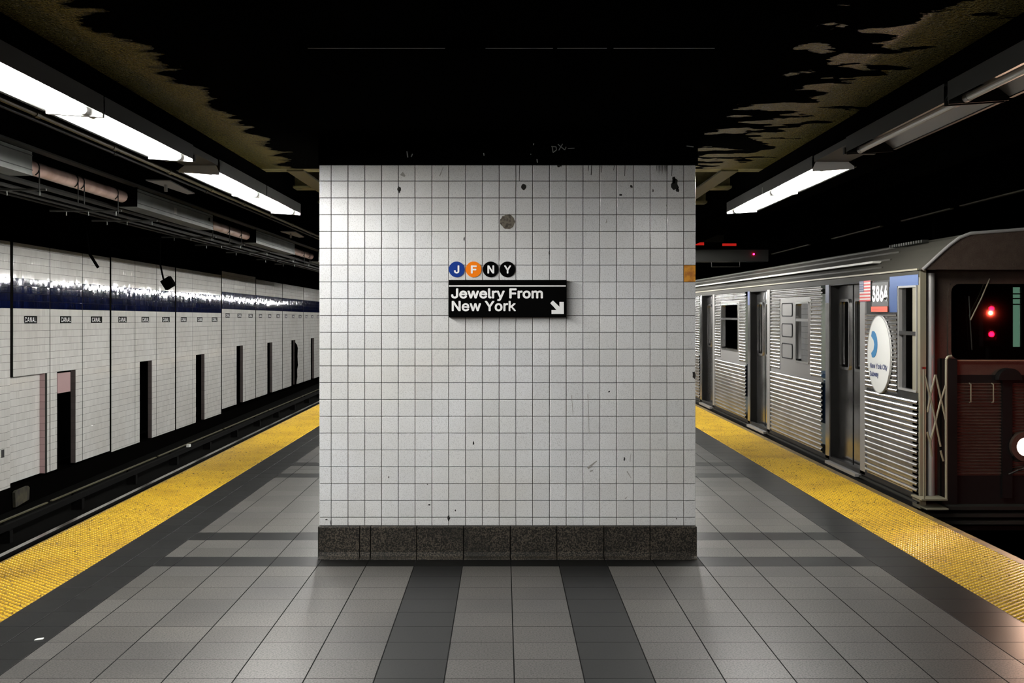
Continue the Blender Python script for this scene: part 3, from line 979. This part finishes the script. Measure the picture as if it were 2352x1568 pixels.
for i, (y0, y1, lb) in enumerate(boxes):
    o = thing('trunking_box', lb, 'box', cmap((-3.55, y0, 1.05)), 'metal trunking boxes over the left track')
    MB(cmap).box(-3.66, -3.5, y0, y1, 1.065, 1.225).build('body', M['galv'], o)
    mb = MB(cmap); mb.box(-3.498, -3.494, y0, y1, 1.195, 1.20); mb.box(-3.498, -3.494, y0, y1, 1.09, 1.095)
    mb.build('seam', M['grey_metal'], o)
    MB(cmap).box(-3.67, -3.49, y0 - .012, y0, 1.055, 1.235).build('end_plate', M['soot'], o)
    MB(cmap).box(-3.665, -3.495, y0, y1, 1.052, 1.064).build('lid', M['galv'], o)
    if i == 1:
        MB(cmap).box(-3.4985, -3.4965, 13.05, 13.16, 1.10, 1.165).build('sticker', M['smudge'], o)
        MB(cmap).cyl((-3.499, 14.55, 1.16), (-3.485, 14.55, 1.16), .02, 8).build('knob', M['rubber'], o)
    # straps / hangers under
t = thing('service_pipe', 'pale pinkish pipe showing between the grey trunking boxes', 'pipe', cmap((-3.62, 12, 1.12)))
for ya, yb in ((3, 5.45), (9.22, 11.7), (14.78, 17.15), (20.33, 22.65), (25.85, 40)):
    MB(cmap).cyl((-3.62, ya, 1.145), (-3.62, yb, 1.145), .055, 14).build('pipe', M['pipe_pink'], t, smooth=True)
for y in (9.5, 10.35, 10.5, 11.4, 15.0, 15.9, 16.6, 20.6, 21.6, 22.2):
    mb = MB(cmap)
    pts = [(-3.62 + .062 * math.cos(a), y, 1.145 + .062 * math.sin(a)) for a in [math.radians(-60 + 24 * k) for k in range(11)]]
    mb.path(pts, .005, 5); mb.cyl((-3.56, y, .96), (-3.56, y, 1.13), .005, 5)
    mb.build('clamp', M['cable'], t)
for k, (x, h, r) in enumerate(((-3.78, 1.07, .022), (-3.9, 1.04, .016), (-4.0, 1.03, .016), (-4.12, 1.03, .012))):
    t = thing('cable', 'dark cable below the trunking, %s' % ['nearest the pale pipe', 'second out from the pale pipe', 'third out from the pale pipe', 'outermost toward the track'][k], 'cable', cmap((x, 10, h)), 'dark cables under the trunking')
    MB(cmap).cyl((x, 4, h), (x, 40, h), r, 7).build('strand', M['cable'], t)
t = thing('cable_tray_bracket', 'row of small dark brackets under the trunking boxes', 'bracket', cmap((-3.8, 10, 1.0)))
for y in (9.6, 11.45, 12.6, 15.1, 16.7, 18.5, 20.7, 22.3):
    MB(cmap).box(-4.2, -3.55, y, y + .03, .985, 1.0).build('crossbar', M['grey_metal'], t)
    for x in (-3.6, -3.85, -4.05):
        MB(cmap).cyl((x, y + .015, .95), (x, y + .015, 1.0), .005, 6).build('bolt', M['galv'], t)
# plates added to show lit wedges of ceiling in the dark gap
for y, lb in ((10.5, 'small pale plate added for a lit ceiling wedge, nearer one'), (16.6, 'small pale plate added for a lit ceiling wedge, farther one')):
    mb = MB(cmap)
    mb.prism([(-3.05, y), (-2.86, y + .05), (-2.92, y + 1.1), (-3.0, y + 1.15)], 1.16, 1.17, 'z')
    mb.box(-2.98, -2.96, y + .3, y + .34, 1.10, 1.16)
    tag(mb.build('lit_wedge_plate', M['plate']), lb, 'plate')

# hanging bits against the wall
t = thing('hanging_camera', 'black square box hanging on a bent rod before the white wall', 'camera', (PX(386, 15.6), 15.6, PZ(650, 15.6)))
c0 = (PX(386, 15.6), PZ(650, 15.6)); h = .069
ang = math.radians(32)
sq = [(c0[0] + math.cos(ang + math.pi / 4 + k * math.pi / 2) * h * 1.28, c0[1] + math.sin(ang + math.pi / 4 + k * math.pi / 2) * h * 1.28) for k in range(4)]
MB().prism(sq, 15.55, 15.67, 'y').build('camera_body', M['void'], t)
MB().cyl((PX(376, 15.6), 15.6, PZ(643, 15.6)), (PX(368, 15.6), 15.6, PZ(607, 15.6)), .012, 8).build('arm', M['void'], t)
MB().cyl((PX(368, 15.6), 15.6, PZ(607, 15.6)), (PX(366, 15.6), 15.6, PZ(607, 15.6) + 2.0), .0075, 8).build('rod', M['void'], t)
MB().cyl((PX(379, 15.6), 15.6, PZ(655, 15.6)), (PX(381, 15.6), 15.6, PZ(663, 15.6)), .008, 8).build('knob', M['void'], t)
t = thing('hanging_bar', 'short slanting black bar hanging before the white wall', 'bar', (PX(226, 14), 14, PZ(615, 14)))
MB().cyl((PX(225.5, 14), 14, PZ(614.5, 14)), (PX(206, 14), 14, PZ(583, 14)), .018, 6).build('bar', M['void'], t)
MB().cyl((PX(206, 14), 14, PZ(583, 14)), (PX(150, 14), 14, PZ(492, 14) + 1.6), .012, 6).build('upper_bar', M['void'], t)

# litter
tag(MB().prism([(PX(80, 6.28), 6.27), (PX(97, 6.28), 6.29), (PX(95, 6.28), 6.315), (PX(82, 6.28), 6.30)], .001, .004, 'z').build('paper_scrap', M['scrap']), 'white paper scrap on the dark border tiles at lower left', 'litter')
tag(MB().prism([(-5.9, 23.5), (-5.85, 23.5), (-5.84, 23.6), (-5.9, 23.6)], -.88, -.83, 'z').build('paper_scrap', M['scrap']), 'tiny white scrap down on the left trackbed', 'litter')

# ================================================================== TRAIN
XT = 3.5; YF = 10.62; YB = 28.9; XF = 6.55
train = thing('subway_car', 'corrugated stainless steel subway car with number 3864', 'train', (5.02, 19.7, -.96))


def part(mb, name, m, parent=None, **k):
    return mb.build(name, m, parent or train, **k)


def ribs(mb, y0, y1, z0, z1, pitch, X=XT, d=.013, along='y'):
    n = max(1, round((z1 - z0) / pitch)); p = (z1 - z0) / n
    prof = []
    for k in range(n):
        b = z0 + k * p
        for f_, q_ in ((0, 0), (.30, 0), (.40, .75), (.55, 1.), (.72, 1.), (.88, .72)):
            prof.append((b + f_ * p, q_ * d))
    prof.append((z1, 0))
    pts = []
    for z, q_ in prof:
        if along == 'y': pts += [(X - q_, y0, z), (X - q_, y1, z)]
        else: pts += [(y0, X - q_, z), (y1, X - q_, z)]
    mb.add(pts, [(2 * k, 2 * k + 1, 2 * k + 3, 2 * k + 2) for k in range(len(prof) - 1)])


def window(y0, y1, z0, z1, sash, parent, X=XT, fr=.022, r=.05, frm='chrome', gl='glass'):
    m = MB(); m.ring(rrect(y0, y1, z0, z1, r), rrect(y0 + fr, y1 - fr, z0 + fr, z1 - fr, max(r - fr, .01)), X - .014, X + .03, 'x')
    w_ = part(m, 'window_frame', M[frm], parent, smooth=True)
    g = MB(); g.prism(rrect(y0 + fr, y1 - fr, z0 + fr, z1 - fr, max(r - fr, .01)), X + .02, X + .024, 'x')
    part(g, 'window_pane', M[gl], parent)
    if sash:
        part(MB().box(X - .012, X + .02, y0 + fr * .5, y1 - fr * .5, sash - .016, sash + .016), 'sash_bar', M['chrome'], parent)


def side_panel(y0, y1, wins, plate, upper=True, squares=None):
    """corrugated wall section between two doors"""
    sh = MB()
    ribs(sh, y0, y1, .09, .865, .0527, d=.018)
    part(sh, 'corrugated_panel', M['steel'])
    mb = MB(); mb.box(XT - .004, XT + .012, y0, y1, .865, .905)
    pa, pb = plate                     # flat plate with the window cut out
    zt = 1.80
    u = MB()
    if pa > y0 + .02: ribs(u, y0, pa, .905, zt, .042, d=.016)
    if pb < y1 - .02: ribs(u, pb, y1, .905, zt, .042, d=.016)
    ribs(u, y0, y1, zt, 1.925, .042, d=.016)
    part(u, 'corrugated_panel', M['steel'])
    # plate strips round the windows
    prev = pa
    for (a, b, c, d) in wins:
        mb.box(XT - .006, XT + .01, prev, a, .905, zt); mb.box(XT - .006, XT + .01, a, b, .905, c); mb.box(XT - .006, XT + .01, a, b, d, zt)
        prev = b
    mb.box(XT - .006, XT + .01, prev, pb, .905, zt)
    part(mb, 'window_surround', M['plate'])


centers = [12.93, 17.28, 21.62, 25.96]
HW = .575
# wall sections: cab end, three middles, tail end
# --- section with three squares and a bright window
side_panel(13.85, 16.48, [(14.42, 15.08, 1.035, 1.752)], (14.34, 15.93))
window(14.42, 15.08, 1.035, 1.752, 1.54, train, gl='glass_boost')
for z0, z1 in ((1.577, 1.745), (1.325, 1.495), (1.06, 1.25)):
    m = MB(); m.ring(rrect(15.24, 15.83, z0, z1, .04), rrect(15.27, 15.80, z0 + .013, z1 - .013, .03), XT - .012, XT + .004, 'x')
    pf = part(m, 'square_vent', M['rubber'])
    part(MB().prism(rrect(15.27, 15.80, z0 + .013, z1 - .013, .03), XT - .009, XT + .002, 'x'), 'vent_cover', M['plate'], pf)
side_panel(18.20, 20.80, [(18.78, 20.22, 1.04, 1.765)], (18.68, 20.30)); window(18.78, 20.22, 1.04, 1.765, 1.53, train)
side_panel(22.47, 25.15, [(23.1, 24.5, 1.04, 1.765)], (23.0, 24.6)); window(23.1, 24.5, 1.04, 1.765, 1.53, train)
side_panel(26.80, YB, [(27.3, 28.3, 1.04, 1.765)], (27.2, 28.4)); window(27.3, 28.3, 1.04, 1.765, 1.53, train)
# --- cab end section
m = MB(); ribs(m, YF + .02, 12.17, .09, .885, .053, d=.019); part(m, 'corrugated_panel', M['steel'])
m = MB(); ribs(m, 11.20, 12.17, .905, 1.62, .042, d=.015); part(m, 'corrugated_panel', M['steel'])
m = MB(); m.box(XT - .003, XT + .01, YF + .02, 12.17, .885, .905)
m.box(XT - .003, XT + .01, 11.20, 12.17, 1.62, 1.93); m.box(XT - .006, XT + .01, YF + .02, 11.20, .905, .95)
m.box(XT - .006, XT + .01, 11.16, 11.20, .95, 1.86)
part(m, 'side_plate', M['steel_flat'])
part(MB().box(XT - .005, XT + .008, YF + .02, 11.42, 1.86, 1.95), 'blue_reflection', M['blue_reflect'])  # blue reflection on the steel drawn as a tinted panel
part(MB().box(XT - .006, XT + .001, 11.20, 11.43, 1.63, 1.86), 'blue_reflection', M['blue_reflect'])
window(YF + .04, 11.16, .95, 1.86, 1.45, train, fr=.016, r=.02, frm='plate')
# letterboard, sill
part(MB().box(XT - .004, XT + .02, YF, YB, 1.925, 1.985), 'letterboard', M['roof'])
part(MB().box(XT - .02, XT + .02, YF, YB, 1.985, 2.0), 'drip_rail', M['gate'])
part(MB().box(XT - .012, XT + .03, YF, YB, .055, .09), 'side_sill', M['front_dark'])
part(MB().box(XT + .01, XF - .01, YF + .1, YB, -.22, .05), 'underframe', M['front_dark'])
part(MB().box(XT - .022, XT + .01, YF, YB, .02, .035), 'step_rail', M['third'])


def door(c, lab):
    y0, y1 = c - HW, c + HW
    d = bpy.data.objects.new('door', None); COL.objects.link(d); d['label'] = lab
    d.location = (XT, c, .05); attach(d, train)
    d.matrix_parent_inverse = Matrix.Translation(-Vector(train.location))
    XR_ = XT + .085
    m = MB()    # recess jambs and header
    m.box(XT, XR_ + .05, y0 - .01, y0, .05, 1.93); m.box(XT, XR_ + .05, y1, y1 + .01, .05, 1.93); m.box(XT, XR_ + .05, y0, y1, 1.915, 1.93)
    part(m, 'door_recess', M['front_dark'], d)
    for (a, b) in ((y0, c - .006), (c + .006, y1)):
        wa, wb = a + .12, b - .10
        m = MB()
        m.box(XR_, XR_ + .03, a, wa, .05, 1.915); m.box(XR_, XR_ + .03, wb, b, .05, 1.915)
        m.box(XR_, XR_ + .03, wa, wb, .05, 1.05); m.box(XR_, XR_ + .03, wa, wb, 1.75, 1.915)
        part(m, 'door_leaf', M['steel_flat'], d)
        m = MB(); m.ring(rrect(wa - .02, wb + .02, 1.03, 1.77, .05), rrect(wa + .008, wb - .008, 1.058, 1.742, .035), XR_ - .016, XR_ + .004, 'x')
        part(m, 'window_frame', M['chrome'], d, smooth=True)
        part(MB().box(XR_ + .012, XR_ + .016, wa, wb, 1.05, 1.75), 'window_pane', M['glass'], d)
    part(MB().box(XR_ - .006, XR_ + .02, c - .008, c + .008, .05, 1.915), 'rubber_edge', M['rubber'], d)
    part(MB().box(XT - .06, XR_ + .04, y0, y1, .02, .05), 'threshold', M['plate'], d)
    for (a, b, n_) in ((y0 - .175, y0 - .01, 0), (y1 + .01, y1 + .165, 1)):
        part(MB().box(XT - .012, XT + .02, a, b, .06, 1.925), 'door_pillar', M['steel_flat' if n_ else 'plate'], d)
        if n_ and c < 18 or (not n_ and c < 14):
            part(MB().box(XT - .0135, XT - .01, a + .005, b - .005, 1.73, 1.925), 'navy_patch', M['decal_navy'], d)
    return d


for c, lb in zip(centers, ('twin-leaf door nearest the cab', 'second door from the cab', 'third door from the cab', 'rearmost door')):
    door(c, lb)

# roof
prof = [(XT - .015, 1.985), (XT + .05, 2.045), (XT + .13, 2.12), (XT + .21, 2.19), (XT + .29, 2.25), (XT + .38, 2.285), (XT + .9, 2.325), (5.025, 2.34)]
prof += [(10.05 - x, z) for x, z in reversed(prof[:-1])]
m = MB()
for (xa, za), (xb, zb) in zip(prof[:-1], prof[1:]):
    m.quad((xa, YF - .05, za), (xb, YF - .05, zb), (xb, YB, zb), (xa, YB, za))
part(m, 'roof', M['roof'], smooth=True)
m = MB()
for (xa, za) in prof[1:5]:
    m.box(xa - .008, xa + .008, YF + 1.2, YB, za - .004, za + .012)
part(m, 'roof_rib', M['roof'])
m = MB()
for k in range(14):
    m.box(3.72, 3.78, YF + .6 + k * .07, YF + .64 + k * .07, 2.25, 2.275)
part(m, 'roof_vent', M['third'])
# front hood
hood = [(x, z) for x, z in prof]
m = MB(); m.prism(hood, YF - .13, YF - .05, 'y'); hd_ = part(m, 'front_hood', M['front'])
m = MB()
for (xa, za), (xb, zb) in zip(prof[:-1], prof[1:]):
    m.cyl((xa, YF - .135, za), (xb, YF - .135, zb), .014, 8)
part(m, 'hood_trim', M['plate'], hd_)
m = MB()
for k in range(18):
    x = 3.56 + k * .17; m.cyl((x, YF - .136, 2.03), (x, YF - .13, 2.03), .011, 8)
for (xa, za) in prof[2:7]:
    m.cyl((xa + .03, YF - .136, za - .04), (xa + .03, YF - .13, za - .04), .011, 8)
part(m, 'rivet', M['front'], hd_, kind='stuff')
# front wall
FP = YF + .08
for xa_ in (XT, XF - .05):
    part(MB().box(xa_, xa_ + .05, FP - .10, FP + .1, -.02, 1.99), 'corner_post', M['gate'])
W0, W1, WZ0, WZ1 = 3.785, 4.66, 1.225, 1.875
for mir in (0, 1):
    def mx(a, b):
        return (a, b) if not mir else (10.05 - b, 10.05 - a)
    m = MB(); a, b = mx(3.55, W0)
    m.box(a, b, FP, FP + .03, .06, 2.0)
    a, b = mx(W0, W1); m.box(a, b, FP, FP + .03, WZ1, 2.0)
    m.box(a, b, FP, FP + .03, .06, WZ0)
    part(m, 'front_plate', M['front'])
    a, b = mx(W0, W1)
    m = MB(); m.ring(rrect(a - .02, b + .02, WZ0 - .02, WZ1 + .02, .09), rrect(a + .004, b - .004, WZ0 + .004, WZ1 - .004, .07), FP - .02, FP + .005, 'y')
    part(m, 'windshield_frame', M['front'], smooth=True)
    part(MB().prism(rrect(a, b, WZ0, WZ1, .07), FP + .008, FP + .012, 'y'), 'windshield', M['glass'])
    # black jamb boards and lower corrugation
    m = MB(); a, b = mx(3.83, 4.215); ribs(m, a, b, .25, 1.035, .0262, X=FP - .004, d=.012, along='x')
    part(m, 'front_corrugation', M['front_dark'] if False else M['front'])
    m = MB(); a, b = mx(4.30, 4.62); ribs(m, a, b, .25, 1.035, .0262, X=FP - .004, d=.012, along='x')
    part(m, 'front_corrugation', M['front'])
    m = MB(); a, b = mx(3.70, 3.83); m.box(a, b, FP - .05, FP - .002, -.02, 1.24); a, b = mx(4.215, 4.30); m.box(a, b, FP - .04, FP - .002, .06, 1.10)
    a, b = mx(3.83, 4.62); m.box(a, b, FP - .012, FP - .002, 1.035, 1.10); m.box(a, b, FP - .012, FP - .002, -.02, .25)
    part(m, 'front_channel', M['front_dark'])
    a, b = mx(3.80, 4.64); part(MB().box(a, b, FP - .03, FP - .001, 1.218, 1.226), 'window_ledge', M['gate'])
    # dome over the marker
    cx = mx(4.26, 4.26)[0]
    dm = [(cx + .10 * math.cos(t_), 1.06 + .10 * math.sin(t_)) for t_ in [math.radians(10 * k) for k in range(19)]]
    part(MB().prism(dm, FP - .10, FP - .002, 'y'), 'marker_hood', M['front_dark'])
    for xx in (3.945, 4.135):
        xx = mx(xx, xx)[0]
        part(MB().path([(xx, FP - .01, 1.03), (xx, FP - .05, 1.02), (xx, FP - .05, .875), (xx, FP - .01, .865)], .006, 6), 'grab_handle', M['gate'])
    px_ = mx(3.605, 3.605)[0]
    part(MB().cyl((px_, FP - .05, .06), (px_, FP - .05, 1.96), .036, 16), 'wind_post', M['plate'], smooth=True)
    # headlight
    hx = mx(4.395, 4.395)[0]
    m = MB(); m.ring(disc(hx, .5, .125, 28), disc(hx, .5, .078, 28), FP - .09, FP - .004, 'y')
    hl = part(m, 'headlight', M['front'], smooth=True)
    part(MB().prism(disc(hx, .5, .078, 28), FP - .075, FP - .07, 'y'), 'lens', M['headlens'], hl)
    part(MB().path([(hx - .15, FP - .1, .27), (hx - .08, FP - .13, .31), (hx + .02, FP - .13, .34), (hx + .1, FP - .1, .36)], .008, 6), 'hose', M['cable'])
    # folding safety gate
    GY = FP - .25
    gx = lambda v: mx(v, v)[0]
    g = bpy.data.objects.new('safety_gate', None); COL.objects.link(g); g.location = (gx(3.55), GY, .08); g.matrix_parent_inverse = Matrix.Translation(-Vector(train.location)); g.parent = train
    k_ = GY / F

    def gp(cx_, cy_):
        X_ = (2080 + cx_ / 3.732 - 1156) * k_; Z_ = CH - (780 + cy_ / 3.732 - 717) * k_
        return (gx(X_), GY, Z_)
    part(MB().cyl(gp(155, 235), gp(158, 1370), .007, 8), 'gate_post', M['gate'], g)
    part(MB().path([gp(395, 140), gp(365, 145), gp(350, 170), gp(348, 500), gp(350, 1370)], .012, 8), 'gate_post', M['gate'], g, smooth=True)
    part(MB().box(*sorted((gp(140, 235)[0], gp(172, 235)[0])), GY - .01, GY + .01, gp(0, 250)[2], gp(0, 232)[2]), 'post_cap', M['chrome'], g)
    for a_, b_ in (((165, 300), (212, 490)), ((212, 490), (258, 700)), ((258, 700), (300, 915)), ((255, 300), (210, 490)), ((210, 490), (190, 620)), ((258, 300), (302, 500)), ((302, 500), (345, 690)),
                   ((348, 380), (302, 520)), ((302, 520), (258, 700)), ((258, 700), (212, 880)), ((185, 790), (212, 880)), ((300, 950), (325, 1040)), ((212, 880), (225, 1000))):
        part(MB().cyl(gp(*a_), gp(*b_), .0085, 6), 'gate_bar', M['gate'], g)
    part(MB().box(*sorted((gp(130, 0)[0], gp(355, 0)[0])), GY - .02, FP, gp(0, 1375)[2], gp(0, 1362)[2]), 'gate_step', M['gate'], g)
    part(MB().box(*sorted((gp(170, 0)[0], gp(355, 0)[0])), GY - .04, FP, gp(0, 1452)[2], gp(0, 1440)[2]), 'gate_step', M['gate'], g)
    # wiper
    part(MB().path([(gx(PX(2270, FP)), FP - .03, PZ(640, FP)), (gx(PX(2250, FP)), FP - .03, PZ(687, FP)), (gx(PX(2226, FP)), FP - .03, PZ(735, FP))], .006, 6), 'wiper_arm', M['gate'])
    part(MB().path([(gx(PX(2223, FP)), FP - .025, PZ(680, FP)), (gx(PX(2226, FP)), FP - .025, PZ(735, FP)), (gx(PX(2230, FP)), FP - .025, PZ(803, FP))], .005, 6), 'wiper_blade', M['third'])
# centre end door, anticlimber, coupler
m = MB(); m.box(W1, W1 + .06, FP, FP + .03, .06, 2.0); m.box(10.05 - W1 - .06, 10.05 - W1, FP, FP + .03, .06, 2.0)
m.box(W1 + .06, 10.05 - W1 - .06, FP + .01, FP + .03, .06, 1.2); m.box(W1 + .06, 10.05 - W1 - .06, FP + .01, FP + .03, 1.85, 2.0)
ed = part(m, 'end_door', M['front'])
part(MB().box(W1 + .06, 10.05 - W1 - .06, FP + .014, FP + .018, 1.2, 1.85), 'window_pane', M['glass'], ed)
m = MB()
for z in (-.14, -.08, -.02):
    m.box(XT + .02, XF - .02, FP - .16, FP, z, z + .03)
part(m, 'anticlimber', M['third'])
m = MB(); m.box(4.85, 5.2, FP - .5, FP + .4, -.62, -.38); m.box(4.8, 5.25, FP - .62, FP - .5, -.68, -.32)
part(m, 'coupler', M['front_dark'])
for yy in (12.6, 14.9, 24.6, 26.9):
    for xx in (4.3, 5.74):
        m = MB(); m.cyl((xx - .06, yy, -.53), (xx + .06, yy, -.53), .43, 24); m.cyl((xx - .08, yy, -.53), (xx - .06, yy, -.53), .455, 24)
        part(m, 'wheel', M['railside'])
for yy in (13.75, 25.75):
    m = MB(); m.box(4.0, 4.16, yy - 1.5, yy + 1.5, -.65, -.42); m.box(5.88, 6.04, yy - 1.5, yy + 1.5, -.65, -.42); m.box(4.1, 5.9, yy - .25, yy + .25, -.6, -.25)
    part(m, 'truck_frame', M['front_dark'])
# far side and interior
part(MB().box(XF - .06, XF, YF + .1, YB, .05, 2.0), 'far_side_wall', M['interior'])
for y in (15.2, 19.6, 23.9):
    part(MB().box(XF - .075, XF - .062, y - .5, y + .5, 1.1, 1.7), 'advert_panel', M['seat'])
part(MB().box(XT + .02, XF - .06, YF + .15, YB, .05, .07), 'car_floor', M['front_dark'])
part(MB().box(XT + .04, XF - .08, 12.1, YB, 2.1, 2.12), 'inner_ceiling', M['interior'])
part(MB().box(4.9, 5.1, 12.6, YB - .4, 2.07, 2.09), 'saloon_light', M['carglow'])
part(MB().box(XT + .05, XF - .06, YB - .05, YB, .05, 2.0), 'end_bulkhead', M['interior'])
m = MB(); m.box(XT + .1, 4.86, 12.04, 12.07, .07, 2.1); m.box(4.94, XF - .1, 12.04, 12.07, .07, 2.1); m.box(4.86, 4.94, 12.04, 12.07, .07, 1.30); m.box(4.86, 4.94, 12.04, 12.07, 1.87, 2.1)
bh = part(m, 'cab_bulkhead', M['front_dark'])
part(MB().box(4.86, 4.94, 12.08, 12.085, 1.30, 1.87), 'lit_slot', M['cabglow'], bh)
m = MB()
for z in (1.70, 1.755, 1.80): m.box(4.855, 4.945, 12.03, 12.04, z, z + .012)
part(m, 'slot_bar', M['rubber'], bh)
for k in range(4):
    y = 13.9 + k * 4.34
    m = MB(); m.box(XF - .55, XF - .08, y, y + 2.3, .4, .48); m.box(XF - .14, XF - .08, y, y + 2.3, .48, .95)
    part(m, 'bench_seat', M['seat'])
    m = MB(); m.box(XT + .06, XT + .5, y, y + 2.3, .4, .48); m.box(XT + .05, XT + .1, y, y + 2.3, .48, .88)
    part(m, 'bench_seat', M['seat'])
# lettering, flag, round emblem
zf0, zf1 = PZ(692, 12.17), PZ(645, 12.17)
fy0, fy1 = 11.985, 12.345
fl_ = part(MB().box(XT - .016, XT - .013, fy0, fy1, zf0, zf1), 'flag_decal', M['decal_white'])
m = MB(); hh = (zf1 - zf0) / 13
for k in range(0, 13, 2):
    y_hi = fy1 if k < 6 else (fy0 + (fy1 - fy0) * .60)
    m.box(XT - .0175, XT - .016, fy0, y_hi if k >= 6 else fy1, zf0 + k * hh, zf0 + (k + 1) * hh)
part(m, 'red_stripe', M['decal_red'], fl_)
part(MB().box(XT - .0185, XT - .0175, fy0 + (fy1 - fy0) * .60, fy1, zf0 + 6 * hh, zf1), 'canton', M['decal_navy'], fl_)
m = MB()
for r_ in range(4):
    for c_ in range(5):
        yy = fy0 + (fy1 - fy0) * (.65 + c_ * .075); zz = zf0 + hh * (7 + r_ * 1.6)
        m.box(XT - .0192, XT - .0185, yy - .004, yy + .004, zz - .004, zz + .004)
part(m, 'star', M['decal_white'], fl_, kind='stuff')
ny0, ny1 = 11.46, 11.965
pl = part(MB().box(XT - .008, XT - .003, ny0, ny1, PZ(703, 11.7), PZ(648, 11.7)), 'number_plate', M['plate_grey'])


def mtext(mb, s, ya, yb, z0, z1, X, off=.012):
    """lettering read from the platform (toward -X): text runs from far (large y) to near"""
    text(mb, s, yb, ya, z0, z1, X, 'x', off=off)


m = MB(); mtext(m, '3864', ny0 + .01, ny1 - .01, PZ(693, 11.7), PZ(655, 11.7), XT - .0095, .03)
part(m, 'lettering', M['sign_white'], pl)
rt = part(MB().box(XT - .0155, XT - .012, ny0, ny1 + .0, PZ(716, 11.7), PZ(703.5, 11.7)), 'red_tag', M['decal_orange'])
part(MB().box(XT - .0165, XT - .0155, ny0 + .04, ny1 - .04, PZ(710.5, 11.7), PZ(709.3, 11.7)), 'tag_line', M['decal_red'], rt)
ecy, ecz, er = 11.70, PZ(813.5, 11.7), .362
em = part(MB().prism(disc(ecy, ecz, er, 48), XT - .022, XT - .008, 'x'), 'round_emblem', M['decal_white'])
m = MB(); m.ring(disc(ecy, ecz, er, 48), disc(ecy, ecz, er * .975, 48), XT - .024, XT - .022, 'x'); part(m, 'emblem_rim', M['plate'], em)
# blue mark: crescent-shaped letter mark open toward the door
yl = ecy + .20; r_ = .135; cz_ = PZ(790.5, 11.85)
mk = []
for k in range(17):
    t_ = math.radians(105 - 210 * k / 16)
    mk.append((yl - .03 - r_ * math.cos(t_), cz_ + r_ * .93 * math.sin(t_)))
bite = [(yl + .03, cz_ - .085), (yl - .045, cz_ - .05), (yl - .07, cz_ + .0), (yl - .045, cz_ + .04), (yl + .03, cz_ + .075)]
part(MB().prism(mk + bite, XT - .0245, XT - .022, 'x'), 'blue_mark', M['decal_blue'], em)
m = MB()
mtext(m, 'New York City', ecy - .27, ecy + .27, PZ(850, 11.7), PZ(835, 11.7), XT - .0235, .018)
part(m, 'lettering', M['decal_navy'], em); m = MB()
mtext(m, 'Subway', ecy + .0, ecy + .27, PZ(869, 11.7), PZ(854, 11.7), XT - .0235, .018)
part(m, 'lettering', M['decal_navy'], em)

# wayside red signal (its lamps show mirrored in the windshield)
sg = thing('wayside_signal', 'track signal with two red lamps facing the train', 'signal', (SIG[0], SIG[1], -1.15))
zA, zB = 1.68, 1.31
MB().box(SIG[0] - .12, SIG[0] + .12, SIG[1] - .15, SIG[1], zB - .18, zA + .18).build('signal_head', M['rubber'], sg)
MB().cyl((SIG[0], SIG[1] - .08, -1.15), (SIG[0], SIG[1] - .08, zB - .18), .05, 10).build('pole', M['rubber'], sg)
for z in (zA, zB):
    MB().cyl((SIG[0], SIG[1] - .001, z), (SIG[0], SIG[1] + .012, z), .036, 16).build('lens', M['redlens'], sg)
# hanging dark box with red light strips over the far end of the train
Yh = 19.0
hb = thing('hanging_signal_box', 'dark box with glowing red strips above the far train roof', 'signal', (PX(1680, Yh), Yh, PZ(600, Yh)))
MB().box(PX(1560, Yh), PX(1765, Yh), Yh, Yh + .4, PZ(600, Yh), PZ(573, Yh)).build('housing', M['cable'], hb)
MB().box(PX(1659, Yh), PX(1691, Yh), Yh - .01, Yh, PZ(564.5, Yh), PZ(559, Yh)).build('red_strip', M['redbar'], hb)
MB().box(PX(1598, Yh), PX(1617, Yh), Yh - .01, Yh, PZ(563, Yh), PZ(556.5, Yh)).build('red_strip', M['redbar'], hb)
MB().box(PX(1570, Yh), PX(1700, Yh), Yh, Yh + .3, PZ(573, Yh), PZ(565, Yh)).build('upper_rail', M['soot'], hb)
for x in (1600, 1682):
    MB().box(PX(x, Yh), PX(x + 5, Yh), Yh + .1, Yh + .15, PZ(574, Yh), 3.3).build('hanger', M['soot'], hb)
MB().box(PX(1590, Yh), PX(1663, Yh), Yh + .02, Yh + .06, PZ(555, Yh), PZ(540, Yh)).build('back_plate', M['grey_metal'], hb)
MB().cyl((PX(1731, Yh), Yh - .02, PZ(583.5, Yh)), (PX(1731, Yh), Yh, PZ(583.5, Yh)), .012, 10).build('indicator_lamp', M['redlens'], hb)
mb = MB(); mb.path([(PX(1637, Yh), Yh + .1, PZ(600, Yh)), (PX(1637, Yh), Yh + .1, PZ(612, Yh)), (PX(1702, Yh), Yh + .1, PZ(612, Yh)), (PX(1702, Yh), Yh + .1, PZ(600, Yh))], .006, 6)
mb.build('wire_guard', M['grey_metal'], hb)
